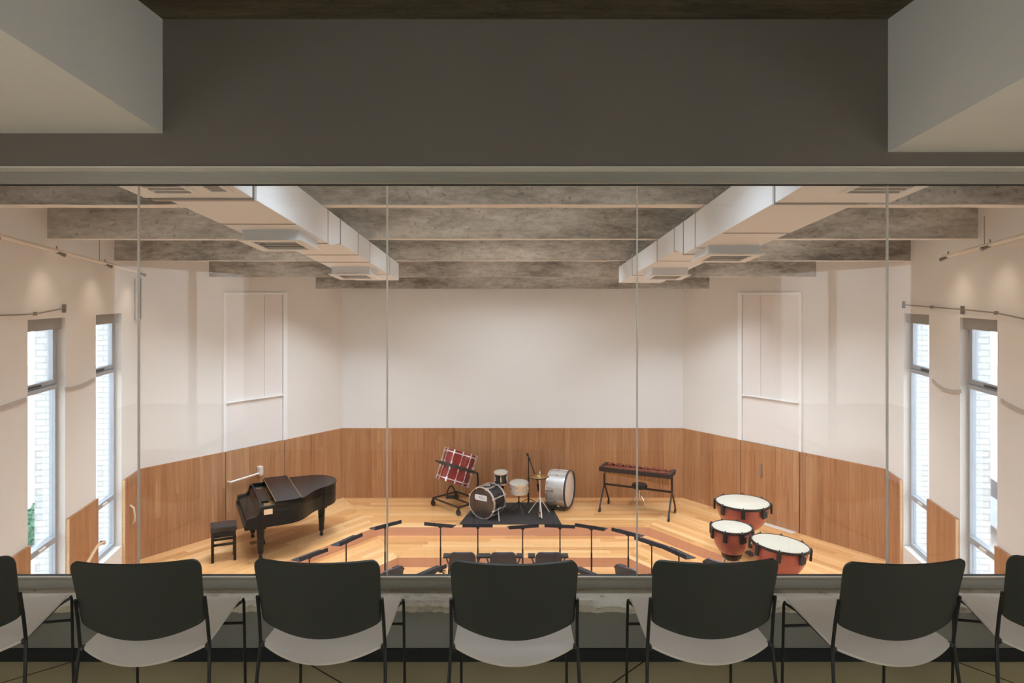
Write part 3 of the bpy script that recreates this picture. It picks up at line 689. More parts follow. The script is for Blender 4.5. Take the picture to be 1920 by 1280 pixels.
# ------------------------------------------------------------------ grand piano
def piano():
    th=math.atan2(-.89,.455)
    t=thing('grand_piano','black grand piano with its front lid folded back, standing by the slanted left wall','piano',(-4.35,10.89,T1),th)
    curve=[(.72,.24),(.72,.58),(.70,.72),(.62,.86),(.46,.98),(.30,1.09),(.19,1.22),(.11,1.36),(0,1.48),(-.15,1.56),(-.35,1.57),(-.52,1.51),(-.64,1.39),(-.70,1.22),(-.72,1.0),(-.72,.24)]
    def smooth(poly,keep):
        out=[]
        n=len(poly)
        for i in range(n):
            p=poly[i]
            if i in keep: out.append(p); continue
            a,c=poly[i-1],poly[(i+1)%n]
            out.append((.25*a[0]+.75*p[0],.25*a[1]+.75*p[1])); out.append((.25*c[0]+.75*p[0],.25*c[1]+.75*p[1]))
        return out
    oc=smooth(curve,(0,len(curve)-1)); 
    cxm,cym=-.12,.75
    inn=[(cxm+(x-cxm)*.95,cym+(y-cym)*.95) for x,y in oc]
    b=MB(); b.prism(oc,.54,.78); b.ring(oc,inn,.78,.865); body=b.build('case',M['piano'],t,40,.006)
    b=MB(); b.prism([(x*.99,y) for x,y in inn],.775,.80); b.build('iron_plate',M['piano_in'],body,0)
    b=MB(); b.box((-.55,.30,.801),(.60,.42,.815)); 
    for i in range(3):
        b.box((-.5+.38*i,.43,.801),(-.2+.38*i,.55,.812))
    b.build('bronze_pin_block',M['gold'],body,0,.004)
    b=MB(); b.box((-.38,.27,.835),(.38,.40,.85)); b.box((-.36,.265,.85),(.36,.285,.862)); b.build('music_desk',M['piano'],t,0,.004)
    # keybed, cheeks and closed keyboard cover
    b=MB(); b.box((-.72,-.0,.53),(.72,.26,.60)); b.build('keybed',M['piano'],t,0,.008)
    for s in (-1,1):
        b=MB(); vs=[(.02,.60),(.02,.685),(.05,.70),(.16,.715),(.195,.75),(.215,.84),(.245,.864),(.245,.60)]
        b.prism(vs,0,.085,Matrix(((0,0,s,s*.635),(1,0,0,0),(0,1,0,0),(0,0,0,1)))); b.build('cheek',M['piano'],t,0,.006)
    b=MB(); vs=[(.045,.60),(.045,.655),(.07,.675),(.17,.695),(.20,.72),(.225,.825),(.25,.825),(.25,.60)]
    b.prism(vs,-.63,.63,Matrix(((0,0,1,0),(1,0,0,0),(0,1,0,0),(0,0,0,1)))); b.build('keyboard_cover',M['piano'],t,50,.004)
    # lid: rear part closed, front flap folded back on it
    lid=[p for p in oc if p[1]>.46]
    lid=[(cxm+(x-cxm)*1.02,cym+(y-cym)*1.02) for x,y in lid]
    lid=[(.732,.44)]+lid+[(-.732,.44)]
    b=MB(); b.prism(lid,.866,.888); L=b.build('lid',M['piano'],t,40,.004)
    b=MB(); b.prism([(-.74,.435),(.76,.435),(.755,.72),(.70,.84),(-.74,.84)],.890,.926); fl=b.build('lid_flap',M['piano'],t,0,.004)
    for (y,x1) in ((.441,.755),(.834,.70)):  # thin brass strips painting the highlights along the flap edges
        b=MB(); b.box((-.735,y-.004,.9255),(x1,y+.004,.929)); b.build('flap_glint',M['brass'],fl,0)
    # legs with brass casters
    for (x,y) in ((.52,.25),(-.52,.25),(-.10,1.30)):
        b=MB(); b.box((x-.075,y-.075,.48),(x+.075,y+.075,.541)); b.lathe([(.062,.48),(.060,.44),(.042,.13),(.045,.11),(.040,.10)],16,Matrix.Translation((x,y,0)))
        g=b.build('leg',M['piano'],t,40)
        b=MB(); b.lathe([(.036,.10),(.036,.085),(.024,.075),(.022,.055)],14,Matrix.Translation((x,y,0))); b.tube([(x-.014,y,.03),(x+.014,y,.03)],.030,16); b.build('caster',M['black'],g)
    b=MB()
    for s in (-1,1): b.tube([(s*.09,.30,.54),(s*.06,.32,.12)],.016,8)
    b.box((-.12,.27,.08),(.12,.37,.13)); ly=b.build('pedal_lyre',M['piano'],t,30)
    for i in (-1,0,1):
        b=MB(); b.box((i*.055-.012,.15,.085),(i*.055+.012,.29,.097)); b.build('pedal',M['brass'],ly,0,.003)
    # the paper note on the treble side of the case
    b=MB(); b.box((.7235,.275,.735),(.7255,.400,.815)); b.build('paper_label',M['paper'],t,0)
    return t
piano()

def stool():
    a=math.atan2(10.5,-4.5)-PI/2
    t=thing('piano_stool','black square-legged padded stool beside the keyboard end of the grand piano','stool',(-4.47,10.56,T1),a+.02)
    b=MB(); b.box((-.185,-.15,.455),(.185,.15,.54)); b.build('seat_pad',M['leather'],t,0,.018)
    b=MB(); b.box((-.17,-.14,.375),(.17,.14,.455)); b.build('apron',M['piano'],t,0,.004)
    for x in (-1,1):
        for y in (-1,1):
            b=MB(); c=(x*.157,y*.127); b.prism([(c[0]-.02,c[1]-.02),(c[0]+.02,c[1]-.02),(c[0]+.02,c[1]+.02),(c[0]-.02,c[1]+.02)],0,.376); b.build('leg',M['piano'],t,0,.003)
    for y in (-1,1):
        b=MB(); b.box((-.14,y*.127-.012,.245),(.14,y*.127+.012,.280)); b.build('stretcher',M['piano'],t,0,.002)
stool()

# ------------------------------------------------------------------ drums
def drum(t,Mx,R,H,shell,head,hoop,nl,lugm,hoopw=.035,bottom_head=None,claw=True,lugl=None,head_rec=.004):
    """cylinder drum about the local z axis, centred"""
    b=MB(); b.lathe([(R,-H/2),(R,H/2)],40,Mx,0,False,False); b.lathe([(R-.012,-H/2),(R-.012,H/2)],40,Mx,0,False,False); b.build('shell',shell,t,60)
    for s,hd in ((1,head),(-1,bottom_head or head)):
        b=MB(); b.lathe([(R+.004,s*(H/2-.004)),(R+.004,s*(H/2+head_rec)),(R-.006,s*(H/2+head_rec+.004)),(.002,s*(H/2+head_rec+.004))],40,Mx,0,False,True); b.build('drumhead',hd,t,40)
        b=MB(); z0,z1=sorted((s*(H/2-hoopw*.55),s*(H/2+hoopw*.45)))
        b.lathe([(R+.005,z0),(R+.016,z0),(R+.016,z1),(R+.005,z1),(R+.005,z0)],40,Mx,0,False,False); b.build('hoop',hoop,t,40)
    for i in range(nl):
        a=2*PI*(i+.5)/nl
        Q=Mx@Matrix.Rotation(a,4,'Z')
        b=MB()
        if claw:
            for s in (1,-1):
                b.cbox((R+.020,0,s*(H/2-.02)),(.016,.028,.075),Q); b.cbox((R+.012,0,s*(H/2+hoopw*.45+.004)),(.034,.022,.010),Q)
            b.tube([(R+.020,0,-H/2+.02),(R+.020,0,H/2-.02)],.0055,6,Q)
            b.cbox((R+.010,0,0),(.022,.022,min(.16,H*.4)),Q)
        else:
            ll=lugl or H*.4
            b.cbox((R+.009,0,0),(.018,.024,ll),Q); b.tube([(R+.012,0,-H/2),(R+.012,0,H/2)],.004,6,Q)
        b.build('tension_lug',lugm,t,0)

# concert bass drum on its tilting stand
def concert_bass():
    c=Vector((-1.03,13.06,0)); t=thing('concert_bass_drum','wine-red concert bass drum tilted on a wheeled black frame by the back wall','drum',(c.x,c.y,T1),0)
    D=Vector((-1.066-c.x,13.08-c.y,.775)); ax=Vector((.275,.26,.93)).normalized()
    Mx=axis_matrix(D,ax,.2)
    drum(t,Mx,.305,.545,M['redshell'],M['skin'],M['redshell'],12,M['hoop'],.04)
    b=MB()
    for s in (1,-1):
        b.lathe([(.318,s*.235),(.324,s*.235),(.324,s*.255),(.318,s*.255),(.318,s*.235)],40,Mx,0,False,False)
    b.build('chrome_band',M['hoop'],t,40)
    # swivel ring around the middle and the yoke that holds it
    u=Vector((.72,-.69,0)).normalized(); v=Vector((.66,.75,0)).normalized()
    b=MB(); b.lathe([(.352,-.028),(.366,-.028),(.366,.028),(.352,.028),(.352,-.028)],40,Mx,0,False,False)
    side=ax.cross(Vector((0,1,0))).normalized()
    if side.x<0: side=-side
    for s in (-1,1):
        b.tube([D+side*s*.33,D+side*s*.43],.016,8)
    b.build('swivel_ring',M['xframe'],t,40)
    FLc=Vector((-1.535,13.19,0))-c; FLc.z=0; FR=Vector((-1.0,12.60,0))-c; FR.z=0; BLc=Vector((-1.12,13.62,0))-c; BLc.z=0; BR=FR+(BLc-FLc)
    zb=.15
    base=MB()
    up=lambda p,z:Vector((p.x,p.y,z))
    for (p,q) in ((FLc,FR),(BLc,BR),(FLc,BLc),(FR,BR)): base.tube([up(p,zb),up(q,zb)],.018,8)
    mid0=(FLc+BLc)/2; mid1=(FR+BR)/2
    base.tube([up(mid0,zb),up(mid1,zb)],.018,8)
    base.build('base_frame',M['xframe'],t,40)
    for p in (FLc,FR,BLc,BR):
        b=MB(); b.tube([up(p,zb),up(p,.09)],.016,8); lift=.0092 if p is BR else 0; b.tube([up(p,.055+lift)-v*.015,up(p,.055+lift)+v*.015],.052,16); b.cbox((p.x,p.y,.10),(.05,.05,.05)); b.build('caster',M['xframe'],t,40)
    # arched uprights at both ends
    for s,mm in ((1,mid1),):
        e=D+side*s*.41
        b=MB()
        foot=Vector((e.x*.75+mm.x*.25,e.y*.75+mm.y*.25,zb))
        b.tube([e,Vector((e.x+s*.015,e.y,e.z-.18)),Vector((foot.x,foot.y,zb+.16)),foot],.018,8)
        b.build('upright',M['xframe'],t,40)
    L0=D+Vector((-.11,-.02,-.33))
    b=MB(); arch=[]
    for i in range(13):
        a=PI*i/12; arch.append((L0.x-.085*math.cos(a),L0.y,zb+.02+.25*math.sin(a)))
    b.tube(arch,.014,8); b.build('support_arch',M['xframe'],t,40)
    b=MB(); b.cbox((L0.x,L0.y,zb+.06),(.15,.10,.05)); b.build('tilt_gear',M['black'],t,0,.01)
concert_bass()

# drum rug
rp=[Vector((-.947,12.12,0)),Vector((.872,12.12,0)),Vector((.73,13.40,0)),Vector((-.72,13.36,0))]
b=MB(); b.prism([(p.x,p.y) for p in rp],T1,T1+.008); tag(b.build('drum_rug',M['rug'],None,0,.003),'charcoal rug spread under the drum kit','rug')
TR=T1+.008

def kit_bass():
    ax=Vector((.545,.838,0)); f=Vector((-.555,12.40,0)); R=.270; H=.345
    c=f+ax*H/2
    t=thing('kick_drum','black kick drum with a white badge on its dark front skin, lying on the rug','drum',(c.x,c.y,TR),0)
    Mx=axis_matrix(Vector((0,0,R+.018)),-ax,0)
    drum(t,Mx,R,H,M['blackshell'],M['clear_black'],M['hoop'],8,M['hoop'],.04,M['skin'])
    # badge
    right=Vector((0,0,1)).cross(-ax).normalized()   # to the viewer's right on the front skin
    if right.x<0: right=-right
    ctr=Vector((0,0,R+.018))-ax*(H/2+.0095)
    Mb=Matrix(((right.x,0,-ax.x,ctr.x),(right.y,0,-ax.y,ctr.y),(right.z,1,-ax.z,ctr.z),(0,0,0,1)))
    b=MB(); pts=[(.155,.055)]
    pts=[(-.125+.03*math.cos(a),.095+.05*math.sin(a)) for a in [PI/2+PI*i/8 for i in range(9)]]+[(.115,.045),(.115,.145)]
    b.prism(pts,0,.0012,Mb); bd=b.build('badge',M['badge'],t,0)
    b=MB(); x=-.062
    for ch in 'PALL':
        w,h,y=.026,.050,.070; st=.007
        segs={'P':[(0,0,st,h),(0,h-st,w,h),(0,h/2-st/2,w,h/2+st/2),(w-st,h/2,w,h)],'A':[(0,0,st,h),(w-st,0,w,h),(0,h-st,w,h),(0,h/2-st,w,h/2)],'L':[(0,0,st,h),(0,0,w,st)]}[ch]
        for (a0,b0,a1,b1) in segs: b.box((x+a0,y+b0,.0012),(x+a1,y+b1,.0018),Mb)
        x+=.038
    b.build('badge_mark',M['badge_ink'],bd,0)
    for s in (-1,1):
        b=MB(); p=right*s*(R+.02)+Vector((0,0,.20))-ax*.03; b.tube([p-right*s*.03,p+right*s*.06-ax*.10+Vector((0,0,-.195))],.009,8); b.build('spur',M['chrome'],t)
    b=MB(); q=Vector((0,0,2*R+.030)); b.cbox((q.x,q.y,q.z),(.10,.07,.03)); b.build('tom_mount',M['chrome'],t,0,.005)
    return c,R
kc,kR=kit_bass()
def tom():
    c=Vector((-.218,12.80,.645)); t=thing('rack_tom','small black tom drum with white skin mounted behind the kick drum','drum',(c.x,c.y,TR),0)
    Mx=axis_matrix(Vector((0,0,.645)),(-.03,-.10,1),.3)
    drum(t,Mx,.118,.20,M['blackshell'],M['skin'],M['hoop'],6,M['hoop'],.022,None,False)
    b=MB(); b.tube([(-.0,.0,.535),(.03,.03,.42),(.04,.04,.02)],.011,8); b.build('post',M['chrome'],t)
    b=MB(); b.cbox((.03,.02,.46),(.05,.05,.05)); b.build('clamp',M['black'],t,0,.006)
    for k in range(3):
        a=k*2*PI/3+1.2; b=MB(); b.tube([(.04,.04,.16),(.04+.17*math.cos(a),.04+.17*math.sin(a),.008)],.008,6); b.build('leg',M['black'],t)
tom()
def tripod(t,h0,h1,r,sp,mat,n=3,a0=.5,rr=.009,pole=.012,top=None,name='leg'):
    b=MB(); b.tube([(0,0,h0),(0,0,top)],pole,10); b.build('pole',mat,t)
    for k in range(n):
        a=a0+k*2*PI/n; b=MB(); b.tube([(0,0,h1),(sp*math.cos(a),sp*math.sin(a),rr)],rr,8); b.build(name,mat,t)
def snare():
    x,y=.118,12.72
    t=thing('snare_stand','low black tripod stand holding the snare drum','drum stand',(x,y,TR),0)
    tripod(t,.10,.22,.01,.24,M['black'],3,.9,.009,.012,.345)
    for k in range(3):
        a=.4+k*2*PI/3; b=MB(); b.tube([(0,0,.335),(.15*math.cos(a),.15*math.sin(a),.362)],.007,6); b.build('arm',M['black'],t)
    t=thing('snare_drum','shallow pale steel snare drum on its stand between the kick drum and the hi-hat','drum',(x,y,TR+.483),0)
    drum(t,axis_matrix(Vector((0,0,0)),(0,-.10,1),.2),.166,.165,M['snare'],M['skin'],M['hoop'],8,M['chrome'],.024,None,False,.05)
snare()
def hihat():
    t=thing('hi_hat','brass hi-hat cymbals on a chrome tripod stand at the edge of the rug','cymbals',(.505,12.62,TR),0)
    tripod(t,.06,.33,.01,.225,M['alu_pale'],3,-PI/2+.12,.011,.011,.80)
    b=MB(); b.tube([(0,0,.80),(0,0,.84)],.006,8); b.build('pull_rod',M['chrome'],t)
    for z,s in ((.700,-1),(.712,1)):
        b=MB(); b.lathe([(.178,z),(.10,z+s*.012),(.045,z+s*.018),(.040,z+s*.034),(.008,z+s*.040)],40,axis_matrix((0,0,0),(-.02,0,1))); b.build('cymbal',M['brass'],t,50)
    b=MB(); b.lathe([(.016,.755),(.018,.785),(.012,.80)],12); b.build('clutch',M['chrome'],t)
    b=MB(); b.box((-.035,-.22,.02),(.035,.03,.035)); b.build('pedal',M['chrome'],t,0,.004)
hihat()
def boom():
    t=thing('microphone_stand','dark boom stand standing behind the snare drum near the back wall','stand',(.312,13.30,TR),0)
    b=MB(); b.tube([(0,0,.02),(0,0,.50)],.015,8); b.tube([(0,0,.50),(0,0,.86)],.010,8); b.build('pole',M['xframe'],t)
    for k in range(3):
        a=.3+k*2*PI/3; b=MB(); b.tube([(0,0,.10),(.18*math.cos(a),.10*math.sin(a),.008)],.008,6); b.build('leg',M['xframe'],t)
    b=MB(); b.tube([(-.02,-.02,.965),(.02,-.02,.86),(.165,-.05,.46),(.20,-.06,.28)],[.013,.010,.009,.009],8); b.build('boom_arm',M['xframe'],t)
    b=MB(); b.tube([(-.028,-.02,.985),(-.012,-.02,.94)],.022,10); b.build('arm_end_clip',M['black'],t)
    b=MB(); b.cbox((.012,-.012,.865),(.05,.05,.05)); b.build('swivel_joint',M['black'],t,0,.008)
    b=MB(); b.tube([(.178,-.053,.40),(.20,-.06,.26)],.024,10); b.build('counterweight',M['black'],t)
boom()
def silver_bass():
    ax=Vector((.93,-.367,0)); c=Vector((.905,13.07,0)); R=.325; H=.34
    t=thing('marching_bass_drum','silver sparkle bass drum with pale skin turned to the xylophone, on a black cradle','drum',(c.x,c.y,TR),0)
    ctr=Vector((0,0,R+.045)); Mx=axis_matrix(ctr,ax,.15)
    drum(t,Mx,R,H,M['silver'],M['skin2'],M['hoop'],8,M['chrome'],.030,None,False,.05,.002)
    b=MB(); b.lathe([(R+.017,H/2+.004),(R+.028,H/2+.004),(R+.028,H/2+.04),(R+.017,H/2+.04),(R+.017,H/2+.004)],40,Mx,0,False,False); b.build('wooden_hoop',M['darkhoop'],t,40)
    p=Vector((-ax.y,ax.x,0))
    for s in (-1,1):
        b=MB(); o=p*s*.16
        A=[o-ax*.17,o+ax*.15]
        b.tube([Vector((q.x,q.y,.022)) for q in A],.022,8); b.tube([Vector((A[0].x,A[0].y,.022)),Vector((A[0].x-p.x*s*.0,A[0].y,.10))],.014,6); b.build('cradle_rail',M['black'],t)
    b=MB(); b.tube([p*-.2+ax*-.1+Vector((0,0,.012)),p*.2+ax*-.1+Vector((0,0,.012))],.012,6); b.build('cradle_bar',M['black'],t)
    b=MB(); e=-p*(R+.01)-ax*.05+Vector((0,0,R+.07)); b.cbox((e.x,e.y,e.z),(.05,.03,.03)); b.tube([e,e-ax*.16],.009,8); b.build('mount_bracket',M['steel_grey'],t,0)
silver_bass()

# ------------------------------------------------------------------ xylophone and throne
def xylo():
    o=Vector((1.63,12.80,0)); u=Vector((1.15,-.54,0)).normalized(); v=Vector((.47,.88,0)).normalized()
    th=math.atan2(u.y,u.x); L=1.29; Wd=.60
    t=thing('xylophone','rosewood xylophone on a dark wheeled frame in front of the back wall','xylophone',(o.x,o.y,T1),th)
    # local: x along the keyboard, y towards the wall
    for i,x in enumerate((.0,L)):
        b=MB()
        b.tube([(x,.30,.80),(x,.30,.42),(x,.30,.40)],.022,8)
        for (yy) in (.02,.58):
            b.tube([(x,.30,.46),(x,.30+(yy-.30)*.35,.34),(x,yy,.10)],.017,8)
        b.box((x-.03,.06,.755),(x+.03,.50,.83)); fr=b.build('end_frame',M['xframe'],t,40)
        for yy in (.02,.58):
            b=MB(); b.tube([(x,yy,.10),(x,yy,.06)],.012,8); b.tube([(x-.014,yy,.042),(x+.014,yy,.042)],.042,16); b.build('caster',M['black'],fr,40)
    b=MB(); b.box((0,.285,.44),(L,.315,.475)); b.build('crossbar',M['xframe'],t,0,.004)
    taper=lambda x:1-.38*x/L
    for (y0,s) in ((.28,-1),(.34,1)):
        b=MB()
        for w in (.17,.05):
            b.add([(0,y0+s*w,.755),(L,y0+s*w*taper(L),.755),(L,y0+s*w*taper(L)+.02,.755),(0,y0+s*w+.02,.755),(0,y0+s*w,.80),(L,y0+s*w*taper(L),.80),(L,y0+s*w*taper(L)+.02,.80),(0,y0+s*w+.02,.80)],[(0,1,2,3),(4,5,6,7),(0,1,5,4),(1,2,6,5),(2,3,7,6),(3,0,4,7)])
        b.build('rail',M['xframe'],t,0)
    b=MB(); b.box((-.02,.055,.755),(L+.02,.085,.835)); b.build('front_rail',M['xframe'],t,0,.005)
    nb=26
    for i in range(nb):
        x=.04+(L-.08)*i/(nb-1); ln=.16*taper(x)+.05
        b=MB(); b.box((x-.020,.30-.19*taper(x),.803),(x+.020,.30-.19*taper(x)+ln*.9,.823)); b.build('tone_bar',M['rosewood'],t,0,.003)
    for i in range(nb-1):
        if i%7 in (2,6): continue
        x=.04+(L-.08)*(i+.5)/(nb-1); ln=.15*taper(x)+.05
        b=MB(); b.box((x-.018,.33,.815),(x+.018,.33+ln*.85,.834)); b.build('tone_bar',M['rosewood'],t,0,.003)
    b=MB()
    for i in range(nb):
        x=.04+(L-.08)*i/(nb-1); r=.016; h=.05+.10*(i/nb)**1.5
        b.tube([(x,.16,.75),(x,.16,.75-h)],r,10); 
    b.build('resonator_bank',M['gold'],t,40)
xylo()
def throne():
    t=thing('drum_throne','round black drum stool on thin chrome legs behind the xylophone','stool',(2.46,13.22,T1),0)
    b=MB(); b.lathe([(.01,.335),(.135,.335),(.15,.35),(.15,.395),(.135,.415),(.01,.42)],28); b.build('seat',M['leather'],t,50)
    tripod(t,.10,.26,.01,.21,M['chrome'],3,-PI/2+.5,.008,.013,.336)
throne()

# ------------------------------------------------------------------ kettledrums
def timpani(x,y,z,R,dep,H,rz,tilt,label):
    t=thing('kettledrum',label,'kettledrum',(x,y,z),rz,'copper-red kettledrums')
    Q=Matrix.Translation((0,0,H))@Matrix.Rotation(tilt,4,'Y')
    prof=[(R-.012,-.012)]
    for i in range(1,15):
        a=i/14*PI/2; prof.append(((R-.012)*math.cos(a)**.72 if i<14 else .04,-.04-(dep-.04)*math.sin(a)**1.05))
    b=MB(); b.lathe(prof,48,Q,0,False,True); b.build('bowl',M['timp'],t,60)
    b=MB(); b.lathe([(R-.004,-.012),(R-.004,.004),(R-.012,.008),(.002,.008)],48,Q,0,False,True); b.build('drumhead',M['skin'],t,40)
    b=MB(); b.lathe([(R-.005,-.026),(R+.012,-.026),(R+.012,.010),(R-.005,.010),(R-.005,-.026)],48,Q,0,False,False); b.build('counterhoop',M['xframe'],t,40)
    for i in range(8):
        a=2*PI*i/8+.28
        b=MB(); A=Q@Matrix.Rotation(a,4,'Z'); b.cbox((R+.020,0,-.065),(.032,.058,.15),A); b.tube([(R+.016,0,.03),(R+.016,0,-.12)],.009,8,A); b.build('tuning_lug',M['black'],t,0,.004)
    b=MB(); A=Q@Matrix.Rotation(-PI/2+.35,4,'Z'); b.cbox((R+.012,0,-.09),(.035,.10,.09),A); b.build('tuning_gauge',M['black'],t,0,.01)
    zb=H-dep
    b=MB(); b.lathe([(.10,zb-.06),(.135,zb-.03),(.15,zb+.03)],24); b.build('base_collar',M['black'],t,40)
    for k in range(4):
        a=k*PI/2+.6; b=MB(); b.tube([(.12*math.cos(a),.12*math.sin(a),zb-.02),(.20*math.cos(a),.20*math.sin(a),.16),(.27*math.cos(a),.27*math.sin(a),.07)],.016,8); st=b.build('strut',M['chrome'],t)
        b=MB(); b.tube([(.27*math.cos(a)-.012,.27*math.sin(a),.038),(.27*math.cos(a)+.012,.27*math.sin(a),.038)],.038,14); b.build('caster',M['black'],st)
    b=MB(); b.lathe([(.05,.09),(.11,.10),(.11,.13),(.05,.15)],20); b.tube([(0,0,.12),(0,0,zb)],.022,10); b.build('pedal_column',M['chrome'],t,40)
    b=MB(); b.cbox((0,-.22,.07),(.11,.20,.02)); b.build('foot_pedal',M['black'],t,0,.006)
timpani(3.64,10.80,T1,.405,.43,.800,.2,0,'largest copper-red kettledrum, farthest back by the slanted right wall')
timpani(3.19,9.94,T2,.283,.40,.850,-.1,0,'smallest copper-red kettledrum, in front of the largest one')
timpani(3.64,9.28,T2,.370,.42,.850,.1,math.radians(5.5),'tilted copper-red kettledrum nearest the glass')

# ------------------------------------------------------------------ music stands
def make_stand(h=.80):
    t=thing('music_stand','x','music stand',(0,0,0),0,'music stands on the lower tiers')
    b=MB(); b.tube([(0,0,.10),(0,0,.45)],.013,10); b.tube([(0,0,.45),(0,0,h-.03)],.0095,10); b.build('pole',M['rod'],t)
    b=MB(); b.lathe([(.03,.07),(.022,.13),(.014,.17)],14); b.build('hub',M['black'],t)
    for k in range(3):
        a=k*2*PI/3+PI/6+PI; b=MB(); b.tube([(.015*math.cos(a),.015*math.sin(a),.11),(.10*math.cos(a),.10*math.sin(a),.055),(.21*math.cos(a),.21*math.sin(a),.009)],[.012,.010,.009],8); b.build('foot',M['rod'],t)
    Q=Matrix.Translation((0,0,h))@Matrix.Rotation(math.radians(-6),4,'X')
    b=MB(); b.prism([(-.232,-.10),(.232,-.10),(.232,.075),(.22,.085),(-.22,.085),(-.232,.075)],-.004,.004,Q); dk=b.build('desk',M['stand'],t,0,.002)
    b=MB(); b.box((-.232,-.104,-.004),(.232,-.096,.048),Q); b.build('lip',M['stand'],dk,0)
    b=MB(); b.cbox((0,0,-.025),(.05,.05,.035),Q); b.build('tilt_joint',M['black'],t,0,.006)
    return t
STANDS=[(580,1041,.85,T3,(.30,.40),'lowest black music stand of the left arm, nearest the piano stool'),
 (649,1013,.85,T3,(.235,.41),'second black music stand up the left arm, below the piano tail'),
 (722,985,.85,T3,(.33,.30),'black music stand at the bend of the left arm, crossed by a glass joint'),
 (826,984,.80,T3,(.45,-.12),'black music stand below the red concert bass drum'),
 (896,985,.80,T3,(.5,0.0),'black music stand in front of the left corner of the drum rug'),
 (980,987,.80,T3,(.5,.10),'black music stand below the snare drum, in front of the rug'),
 (1050,986,.80,T3,(.48,-.06),'black music stand below the hi-hat at the right corner of the rug'),
 (1109,988,.84,T3,(.44,-.21),'black music stand below the left end of the xylophone'),
 (1178,999,.80,T3,(.464,-.39),'black music stand crossed by a glass joint below the xylophone'),
 (1222,1017,.88,T3,(.375,-.42),'second lowest black music stand of the right arm'),
 (1273,1036,.95,T3,(.27,-.45),'lowest black music stand of the right arm, nearest the small kettledrum'),
 (803,1072,.80,T3,(.30,.36),'dark music stand close below the glass sill, left of the three middle hall chairs'),
 (1103,1074,.80,T3,(.28,-.34),'dark music stand close below the glass sill, right of the three middle hall chairs')]
ms=None
for (px,py,h,zf,dr,lb) in STANDS:
    d=(HC-zf-h)*F/(py-CY); x=(px-CX)*d/F; rz=math.atan2(dr[1],dr[0])
    if ms is None or abs(ms[1]-h)>1e-6:
        o=make_stand(h); ms=(o,h); o.location=(x,d,zf); o.rotation_euler=(0,0,rz); o['label']=lb
    else: dup(ms[0],(x,d,zf),rz,lb)

# ------------------------------------------------------------------ chairs in the hall
def make_hall_chair():
    t=thing('orchestra_chair','x','chair',(0,0,0),0,'dark chairs in the hall')
    def bf(a,bv):
        u=su(a); au=abs(u); zt=.80; zb=.50
        if au>.6: q=(au-.6)/.4; zt-=.07*(1-math.sqrt(max(0,1-q*q)))
        z=zb+(zt-zb)*bv; return (u*(.185+.01*bv-.02*bv*bv),-.20-.08*(z-.5)/.3-.025*(1-u*u),z)
    b=MB(); b.shell(bf,20,10,-.022); b.build('backrest',M['hallchair'],t,50)
    def sf(a,bv):
        u=su(a); return (u*.21,-.20+.42*bv,.455-.012*(1-u*u)-.01*bv*bv)
    b=MB(); b.shell(sf,16,10,.022); b.build('seat',M['hallchair'],t,50)
    for s in (-1,1):
        b=MB(); b.tube([(s*.19,-.225,.62),(s*.20,-.20,.44),(s*.215,-.26,0)],.011,8); b.build('leg',M['rod'],t)
        b=MB(); b.tube([(s*.20,.17,.44),(s*.215,.20,0)],.011,8); b.build('leg',M['rod'],t)
        b=MB(); b.tube([(s*.205,-.20,.60),(s*.235,-.15,.655),(s*.235,-.06,.66)],.011,8); b.cbox((s*.235,-.09,.668),(.10,.14,.022)); b.build('armrest',M['black'],t,0)
    return t
HCH=[(867,1034,0,'dark hall chair seen from behind, left one of the three in the middle'),
     (943.5,1034,0,'dark hall chair seen from behind, middle one of the three in the middle'),
     (1029,1034,0,'dark hall chair seen from behind, right one of the three in the middle'),
     (1173,1061,-PI/4,'bluish-dark hall chair turned outwards below the xylophone'),
     (736,1064,PI/4,'dark hall chair turned outwards below the bend of the left music stands'),
     (1344,1050,-PI/4,'bluish-dark hall chair, only its top edge showing below the small kettledrum')]
hc=make_hall_chair()
for i,(px,py,rz,lb) in enumerate(HCH):
    d=(HC-T3-.80)*F/(py-CY); x=(px-CX)*d/F
    R=Matrix.Rotation(rz,3,'Z'); off=R@Vector((0,.29,0))
    loc=(x+off.x,d+off.y,T3)
    if i==0: hc.location=loc; hc.rotation_euler=(0,0,rz); hc['label']=lb
    else: dup(hc,loc,rz,lb)

# ------------------------------------------------------------------ outside
b=MB(); b.box((-40,-10,-3.6),(-6.6,50,-3.5)); b.box((6.6,-10,-3.6),(40,50,-3.5)); struct(b.build('ground',M['asphalt'],smooth=0))
def car(x,y,rz):
    t=thing('parked_car','grey-blue car with red tail lamp parked outside the right-hand windows','car',(x,y,-3.5),rz)
    prof=[(-2.0,.35),(-2.05,.75),(-1.85,.95),(-1.45,1.0),(-1.0,1.42),(.55,1.46),(1.1,1.0),(1.95,.85),(2.1,.6),(2.05,.35)]
    b=MB(); b.prism(prof,-.82,.82,Matrix(((1,0,0,0),(0,0,1,0),(0,1,0,0),(0,0,0,1)))); b.build('body',M['carpaint'],t,30,.08)
    b=MB()
    for s in (-1,1): b.prism([(-1.3,1.02),(-.95,1.36),(.5,1.40),(.95,1.02)],s*.815,s*.83,Matrix(((1,0,0,0),(0,0,1,0),(0,1,0,0),(0,0,0,1))))
    b.build('side_window',M['carglass'],t,0)
    for s in (-1,1):
        for xx in (-1.3,1.3):
            b=MB(); b.tube([(xx,s*.70,.32),(xx,s*.86,.32)],.32,20); b.build('wheel',M['tyre'],t,40)
        b=MB(); b.cbox((-2.03,s*.62,.82),(.10,.30,.16)); b.build('tail_lamp',M['taillight'],t,0,.02)
car(10.9,14.4,math.radians(75))
b=MB(); random.seed(11)
